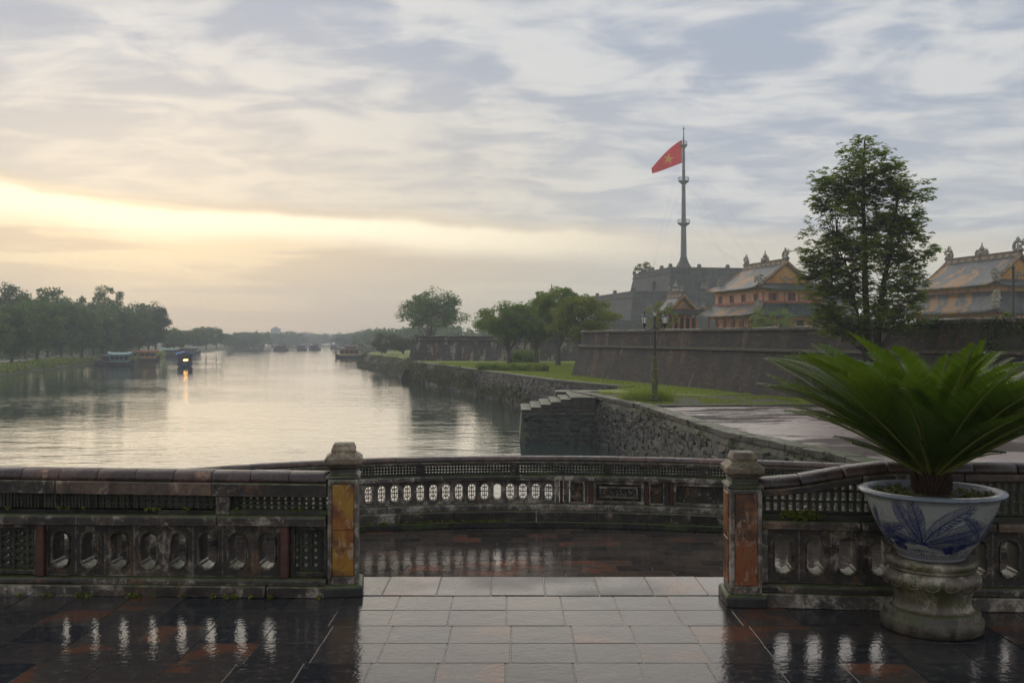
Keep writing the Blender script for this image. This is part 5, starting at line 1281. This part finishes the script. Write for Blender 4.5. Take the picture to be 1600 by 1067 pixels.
def dab(u, v, r, s=1.0):                                   # u across (pixels), v up (pixels)
    u0, u1, v0, v1 = int(max(0, u - r - 2)), int(min(CW, u + r + 3)), int(max(0, v - r - 2)), int(min(CH, v + r + 3))
    if u0 >= u1 or v0 >= v1: return
    dd = np.hypot(xx[v0:v1, u0:u1] - u, yy[v0:v1, u0:u1] - v); can[v0:v1, u0:u1] = np.maximum(can[v0:v1, u0:u1], s * np.clip(r + .7 - dd, 0, 1))
def stroke(pts, r0, r1, s=1.0):
    for (a, b), (c, d_), i in zip(pts, pts[1:], range(len(pts))):
        L = max(2, int(math.hypot(c - a, d_ - b)))
        for k in range(L):
            t = k / L; w = (i + t) / (len(pts) - 1); dab(a + (c - a) * t, b + (d_ - b) * t, r0 + (r1 - r0) * w, s)
pr_ = random.Random(5)
def frond_paint(u, v, ang, L, bend, s=.85):
    pts = []; a = ang; x, y = u, v
    for k in range(14): pts.append((x, y)); x += L / 13 * math.cos(a); y += L / 13 * math.sin(a); a += bend / 13
    stroke(pts, 3.0, 1.2, s)
    for i in range(2, 14):
        x, y = pts[i]; dirn = math.atan2(pts[i][1] - pts[i - 1][1], pts[i][0] - pts[i - 1][0])
        for o in (0, .33, .66):
            x2 = x - o * (pts[i][0] - pts[i - 1][0]); y2 = y - o * (pts[i][1] - pts[i - 1][1])
            for sg in (-1, 1):
                ll = L * .27 * math.sin(math.pi * min(1, (i + 1.5) / 16)); aa = dirn + sg * .72
                stroke([(x2, y2), (x2 + ll * .6 * math.cos(aa), y2 + ll * .6 * math.sin(aa)), (x2 + ll * math.cos(aa - sg * .25), y2 + ll * math.sin(aa - sg * .25))], 1.0, .45, pr_.uniform(.45, 1) * s)
def rock(u, v, w, h):
    for _ in range(34): dab(u + pr_.gauss(0, w * .45), v + pr_.gauss(0, h * .4), pr_.uniform(4, 10), pr_.uniform(.6, 1))
for off in (0, 560):
    c = 560 + off if off == 0 else 0
    for base in ((c, 1.0), (c + 1120, 1.0), (c - 1120, 1.0)):
        u = base[0]
        for a_, L, bd in ((2.55, 120, .9), (2.05, 105, -.3), (1.62, 100, .2), (1.1, 125, -.7), (.62, 135, -.75), (.2, 110, .3), (3.0, 90, -.5), (-.25, 80, .3)): frond_paint(u - 30, 112, a_, L * 1.75, bd * .8)
        for a_, L, bd in ((2.6, 80, .8), (2.0, 80, .5), (1.3, 75, -.4), (.8, 70, -.6), (3.0, 70, .4)): frond_paint(u + 190, 112, a_, L * 1.9, bd)
        for a_, L, bd in ((2.4, 70, .7), (1.5, 70, -.3), (.8, 80, -.6), (.3, 60, -.4)): frond_paint(u - 215, 115, a_, L * 1.9, bd)
        rock(u + 75, 90, 34, 26); rock(u + 118, 104, 20, 12); rock(u - 130, 96, 36, 20); rock(u - 110, 120, 14, 14); rock(u - 210, 105, 34, 30); rock(u + 250, 100, 34, 26)
        for k in range(60): stroke([(u + pr_.uniform(-260, 260), 62 + pr_.uniform(0, 26))] * 1 + [(u + pr_.uniform(-260, 260), 60)], .4, .3, .0)
        for k in range(46):
            a0 = u + pr_.uniform(-270, 270); b0 = pr_.uniform(58, 84); stroke([(a0, b0), (a0 + pr_.uniform(15, 50), b0 + pr_.uniform(-5, 5))], 1.8, .8, pr_.uniform(.3, .8))
for u in range(CW): dab(u, 52, 1.6, .8); dab(u, 24, 1.6, .8); dab(u, 282, 1.2, .45)
for u in range(0, CW, 13): stroke([(u, 28), (u + 5, 46), (u + 9, 30)], 1.6, .8, .75); dab(u + 4, 37, 2.2, .6)
can = np.clip(can * 1.15, 0, 1) ** 0.7
m = MB(); m.lathe([tuple(p) for p in PR], NU, (PXc, PYc), capt=False); me = m.mesh('body', M_['porcelain'], True)
ca = me.color_attributes.new('paint', 'FLOAT_COLOR', 'POINT'); cols = np.ones((len(me.vertices), 4))
fac = math.atan2(-PYc, -PXc) % (2 * math.pi)               # side that faces the terrace
for j in range(NV):
    a = 2 * math.pi * np.arange(NU) / NU; uu = (560 + (a - fac) / (2 * math.pi) * CW) % CW; vv = min(CH - 1, int(CH * j / NV))
    # finer vertical lookup between rows
    k = can[vv, uu.astype(int) % CW][:, None]
    cols[j * NU:(j + 1) * NU, :3] = (1 - k) * np.array([.31, .32, .295]) + k * np.array([.007, .017, .095])
ca.data.foreach_set('color', cols.astype(np.float32).reshape(-1)); put('body', me, pot)
def plain(o, c):
    ca = o.data.color_attributes.new('paint', 'FLOAT_COLOR', 'POINT'); ca.data.foreach_set('color', np.tile(np.array([*c, 1.0], dtype=np.float32), len(o.data.vertices)))
o = MB().lathe([(.378, .7895), (.400, .7925), (.409, .800), (.409, .808), (.400, .814), (.360, .817), (.345, .812), (.338, .795), (.335, .760), (.333, .74)], 96, (PXc, PYc), capb=False, capt=False).build('rim', M_['porcelain'], pot, smooth=True); plain(o, (.20, .225, .26))
MB().lathe([(.336, .768), (.25, .776), (.12, .790), (.02, .794)], 40, (PXc, PYc), capb=False).build('soil', M_['soil'], pot, smooth=True)
rng = np.random.default_rng(30); pts = [(PXc + r_ * math.cos(a), PYc + r_ * math.sin(a), .795) for r_, a in zip(rng.uniform(.16, .32, 60), rng.uniform(0, 6.28, 60))]
tag(put('weeds', raw_mesh('weeds', clump_leaves(pts, np.full(60, .028), 12, .022, rng, .8), 4, M_['leaf_ivy']), pot), kind='stuff')

cyc = thing('cycad', 'large cycad with arching dark green fronds in the porcelain bowl', 'plant', (PXc, PYc, .78))
m = MB(); m.lathe([(.080, .77), (.092, .81), (.092, .85), (.070, .90), (.03, .93)], 16, (PXc, PYc)); crr = random.Random(3)
for k in range(110):
    a = k * 2.39996; z = .79 + .12 * k / 110; r_ = .09 - .04 * max(0, (z - .86) / .05)
    p = Vector((PXc + r_ * math.cos(a), PYc + r_ * math.sin(a), z)); m.tube([p, p + Vector((math.cos(a) * .025, math.sin(a) * .025, .035))], [.013, .004], 4)
m.build('trunk', M_['caudex'], cyc)
def frond(az, el0, L, curl, seed):
    r_ = np.random.default_rng(seed); n = 26; p = np.array([PXc + .05 * math.cos(az), PYc + .05 * math.sin(az), .86 + .07 * math.sin(el0)]); h = np.array([math.cos(az), math.sin(az), 0]); side = np.array([-h[1], h[0], 0])
    pts = []; el = el0; tw = r_.uniform(-.12, .12)
    for k in range(n):
        pts.append(p.copy()); t = k / (n - 1); dirv = h * math.cos(el) + np.array([0, 0, 1.0]) * math.sin(el) + side * tw * t
        p = p + dirv * L / (n - 1); el -= curl / (n - 1) * (.25 + 1.5 * t)
    pts = np.array(pts); quads = []; N = int(78 * L / 1.0); rollv = r_.uniform(-.35, .35)
    for k in range(N):
        t = .14 + .86 * k / (N - 1); i = min(int(t * (n - 1)), n - 2); f = t * (n - 1) - i; b = pts[i] + (pts[i + 1] - pts[i]) * f
        tg = pts[i + 1] - pts[i]; tg = tg / np.linalg.norm(tg); up_ = np.cross(tg, side); up_ = up_ if up_[2] > 0 or abs(up_[2]) < .2 else -up_; up_ = up_ / np.linalg.norm(up_)
        ll = .185 * min(1, L) * (math.sin(math.pi * (.12 + .80 * ((t - .14) / .86) ** .8)) ** .6) * r_.uniform(.92, 1.06)
        for sg in (-1, 1):
            sd = side * math.cos(rollv) + up_ * math.sin(rollv)
            dv = sd * sg * .74 + tg * (.50 + .30 * t) + up_ * .32; dv = dv / np.linalg.norm(dv); wv = np.cross(dv, up_); wv = wv / max(np.linalg.norm(wv), 1e-6) * .0056
            mid = b + dv * ll * .5 + up_ * .006; tip = b + dv * ll - np.array([0, 0, .018]) * r_.uniform(.4, 1.2)
            quads.append([b - wv * .7, mid - wv, tip, mid + wv])
    o = put('frond', raw_mesh('frond', np.array(quads), 4, M_['leaf_cycad']), cyc)
    MB().tube([tuple(x) for x in pts[::2]], [.0085 * (1 - .75 * i / (n // 2)) for i in range(len(pts[::2]))], 5).build('rachis', M_['rachis'], o)
crr = random.Random(12); k = 0
for n_, e0, e1, l0, l1, c0, c1 in ((15, 30, 40, .82, .98, .15, .50), (20, 27, 41, 1.02, 1.13, .22, .55), (21, 42, 56, .98, 1.12, .45, .95), (16, 54, 68, .86, 1.02, .60, 1.0), (9, 66, 80, .60, .80, .4, .8), (10, 24, 38, .50, .70, .0, .5), (8, 40, 60, .42, .6, .2, .8)):
    a0 = crr.uniform(0, 6.28)
    for i in range(n_):
        frond(a0 + 2 * math.pi * (i + crr.uniform(-.3, .3)) / n_, R(crr.uniform(e0, e1)), crr.uniform(l0, l1), crr.uniform(c0, c1), 100 + k); k += 1

# ------------------------------------------------------------------ street lamp
d = 46.7; k = d / F; lx = PX(1023, d)
lamp = thing('street_lamp', 'mossy iron street lamp with white glass lanterns', 'street lamp', (lx, d, PLAZA)); z = lambda py: PZ(py, d)
MB().lathe([(.34, PLAZA - .02), (.34, PLAZA + .14), (.22, PLAZA + .20)], 12, (lx, d)).build('base', M_['stone_mossy'], lamp)
MB().lathe([(.20, PLAZA + .19), (.20, PLAZA + .34), (.155, PLAZA + .40), (.145, z(600)), (.165, z(598)), (.165, z(594)), (.125, z(592)), (.125, z(581)), (.15, z(580)), (.15, z(577)), (.105, z(575)), (.10, z(562)), (.12, z(560)), (.085, z(557))], 14, (lx, d)).build('lower_shaft', M_['lamp_moss'], lamp)
MB().lathe([(.075, z(557.2)), (.060, z(512)), (.085, z(511)), (.085, z(508)), (.05, z(507)), (.045, z(496))], 10, (lx, d)).build('upper_shaft', M_['iron'], lamp)
def lantern(x, y, zb, s_):
    lb_ = MB().lathe([(.03 * s_, zb), (.06 * s_, zb + .12 * s_), (.10 * s_, zb + .22 * s_), (.12 * s_, zb + .24 * s_)], 6, (x, y)).build('lantern', M_['iron'], lamp)
    MB().lathe([(.105 * s_, zb + .241 * s_), (.165 * s_, zb + .54 * s_)], 6, (x, y)).build('glass', M_['lamp_glass'], lb_)
    c = MB().lathe([(.19 * s_, zb + .541 * s_), (.19 * s_, zb + .565 * s_), (.12 * s_, zb + .63 * s_), (.04 * s_, zb + .66 * s_), (.03 * s_, zb + .72 * s_), (.045 * s_, zb + .75 * s_), (.01 * s_, zb + .82 * s_)], 6, (x, y)); c.build('lantern_cap', M_['iron'], lb_)
    for j in range(6):
        a = j * math.pi / 3; MB().tube([(x + .108 * s_ * math.cos(a), y + .108 * s_ * math.sin(a), zb + .24 * s_), (x + .168 * s_ * math.cos(a), y + .168 * s_ * math.sin(a), zb + .545 * s_)], .010 * s_, 4).build('glazing_bar', M_['iron'], lb_)
arm = 16 * k
for sx, sy in ((-1, 0), (1, 0), (0, -1), (0, 1)):
    ax, ay = lx + sx * arm, d + sy * arm
    MB().tube([(lx, d, z(510)), (lx + sx * arm * .4, d + sy * arm * .4, z(516)), (lx + sx * arm * .85, d + sy * arm * .85, z(516.5)), (ax, ay, z(512))], .028, 6).build('arm', M_['iron'], lamp)
    if sy == 0: lantern(ax, ay, z(513), .98)
lantern(lx, d, z(499), .62)

# ------------------------------------------------------------------ boats
def boat(label, x, y, heading, L, B, hull, cabin, roof, tiers=1, cab=(-.34, .30), ch=1.5, prow=True, lampo=False, trim=None, pitched=False, group='boats on the river'):
    t = thing('dragon_boat' if prow and tiers > 1 else 'river_boat', label, 'boat', (x, y, WATER), heading, group)
    M = WM[t.name]; secs = []
    for i in range(13):
        u = i / 12 * 2 - 1; hb = B / 2 * max(.06, (1 - abs(u) ** 2.6)) ** .75; sh = .62 + .55 * abs(u) ** 3; keel = -.35 + .55 * abs(u) ** 4
        X = u * L / 2
        secs.append([(X, -hb, sh), (X, -hb * .82, .12), (X, -hb * .3, keel), (X, hb * .3, keel), (X, hb * .82, .12), (X, hb, sh)])
    MB().frusta(secs).build('hull', M_[hull], t, M, smooth=False)
    for sg in (0, 5): MB().tube([s_[sg] for s_ in secs], .06, 4).build('gunwale', M_[trim or 'wood_hull'], t, M)
    c0, c1 = cab[0] * L, cab[1] * L; cl_ = c1 - c0; cx_ = (c0 + c1) / 2; w = B * .80
    MB().box((cx_, 0, .62 + .25), (cl_, w, .55)).build('cabin_wall', M_[cabin], t, M)
    MB().box((cx_, 0, .62 + .52 + (ch - .52) / 2), (cl_ * .94, w * .86, ch - .54)).build('cabin_interior', M_['dark_void'], t, M)
    n = max(4, int(cl_ / 1.1))
    for i in range(n + 1):
        for sg in (-1, 1): MB().box((c0 + cl_ * i / n, sg * (w / 2 - .04), .62 + ch / 2 + .25), (.13, .10, ch - .5)).build('post', M_[cabin], t, M)
    for sg in (-1, 1): MB().box((cx_, sg * (w / 2 - .02), .62 + ch - .12), (cl_, .08, .22)).build('fascia', M_[cabin], t, M)
    def roof_fn(l0, l1, ww, zb, rise): return lambda u, v: Vector((l0 + (l1 - l0) * u, (v * 2 - 1) * ww / 2, zb + rise * (1 - (abs(v * 2 - 1) ** (1.0 if pitched else 1.8))) + .22 * abs(u * 2 - 1) ** 4))
    o = MB().grid(roof_fn(c0 - .5, c1 + .6, B * 1.02, .62 + ch, .42), 10, 8).build('roof', M_[roof], t, M, smooth=True); s_ = o.modifiers.new('solid', 'SOLIDIFY'); s_.thickness = .09
    if tiers > 1:
        MB().box((cx_ + .06 * L, 0, .62 + ch + .48), (cl_ * .60, w * .66, .46)).build('clerestory', M_['cabin_ochre'], t, M)
        MB().box((cx_ + .06 * L, 0, .62 + ch + .30), (cl_ * .66, w * .72, .14)).build('clerestory_sill', M_['roof_red'], t, M)
        o = MB().grid(roof_fn(cx_ + .06 * L - cl_ * .36, cx_ + .06 * L + cl_ * .36, B * .84, .62 + ch + .70, .42), 8, 8).build('upper_roof', M_[roof], t, M, smooth=True); s_ = o.modifiers.new('solid', 'SOLIDIFY'); s_.thickness = .09
    if prow:
        m = MB(); scroll(m, (-L / 2 + .1, 0, .95), .9, -1, 3); m.build('prow_ornament', M_['ridge_trim'], t, M)
        m = MB(); scroll(m, (L / 2 - .1, 0, .95), .7, 1, 4); m.build('stern_ornament', M_['ridge_trim'], t, M)
    if lampo:
        MB().box((-L / 2 + 1.0, 0, .55), (1.6, B * .5, .1)).build('foredeck', M_['wood_hull'], t, M)
        lo = MB().box((c0 - .36, 0, 1.05), (.12, .70, .62)).build('headlamp', M_['lit_lamp'], t, M)
        MB().box((c0 - .29, 0, 1.05), (.08, .95, .86)).build('lamp_housing', M_['hull_blue'], t, M)
    return t
def bx(px, py): p = G(px, py, WATER); return p.x, p.y
x, y = bx(547, 559.5); boat('two-tiered ochre dragon boat crossing mid river before the spit', x, y, R(4), 7.6, 2.5, 'hull_dark', 'cabin_ochre', 'roof_purple', 2, ch=1.55)
x, y = bx(289, 573); boat('blue-canopied boat coming head-on with its orange lamp lit', x, y, R(112), 6.0, 2.9, 'hull_blue', 'hull_blue', 'cloth_blue', 1, (-.26, .36), 1.55, False, True, pitched=True)
x, y = bx(182, 571.5); boat('moored houseboat with pale teal roof under the left trees', x, y, R(12), 6.4, 2.2, 'hull_dark', 'cabin_teal', 'roof_teal', 1, (-.15, .34), 1.45, False)
x, y = bx(164, 570.2); boat('low dark boat tied beside the teal-roofed houseboat', x - .6, y + 3, R(12), 5.0, 1.7, 'hull_dark', 'hull_dark', 'hull_dark', 1, (-.2, .3), .9, False)
x, y = bx(226, 564.5); boat('ochre moored boat with red roof beside the left bank', x, y, R(18), 6.4, 2.1, 'wood_hull', 'cabin_ochre', 'roof_red', 1, (-.36, .36), 1.45, True)
for i, (px, py, rf) in enumerate(((272, 556.6, 'roof_teal'), (284, 554.0, 'cabin_ochre'), (303, 552.6, 'pale_grey'))):
    x, y = bx(px, py); boat(('small hazy boat moored furthest left behind the blue boat', 'small hazy ochre-roofed boat moored behind the blue boat', 'small hazy pale-roofed boat moored right of the blue boat')[i], x - 1, y, R(14), 6.2, 2.0, 'hull_dark', 'wood_hull', rf, 1, ch=1.2, prow=False)
for i, (px, py, L) in enumerate(((439, 547.5, 5.6), (472, 547, 3.9), (492, 546.6, 4.6), (522, 545, 3.4))):
    x, y = bx(px, py); boat(f'distant hazy boat upstream, {ORD[i]} from the left of the far group', x, y, R(3), L * 1.12, 2.0, 'hull_dark', 'hull_dark', 'roof_purple', 2 if i in (0, 2) else 1, ch=1.1, prow=i != 3, group='distant boats upstream')

# ------------------------------------------------------------------ haze over the whole river
hz = MB().box((0, 600, 27), (1790, 1372, 66)); q = material('haze')
pv = q.n('ShaderNodeVolumePrincipled', None, Color=(0.90, 0.95, 1.0), Density=0.00085, Anisotropy=0.25); q.n('ShaderNodeOutputMaterial', None, Volume=pv.outputs[0])
ho = hz.build('haze', M_['haze']); tag(ho, 'thin morning haze lying over the river', 'haze', None, 'stuff')
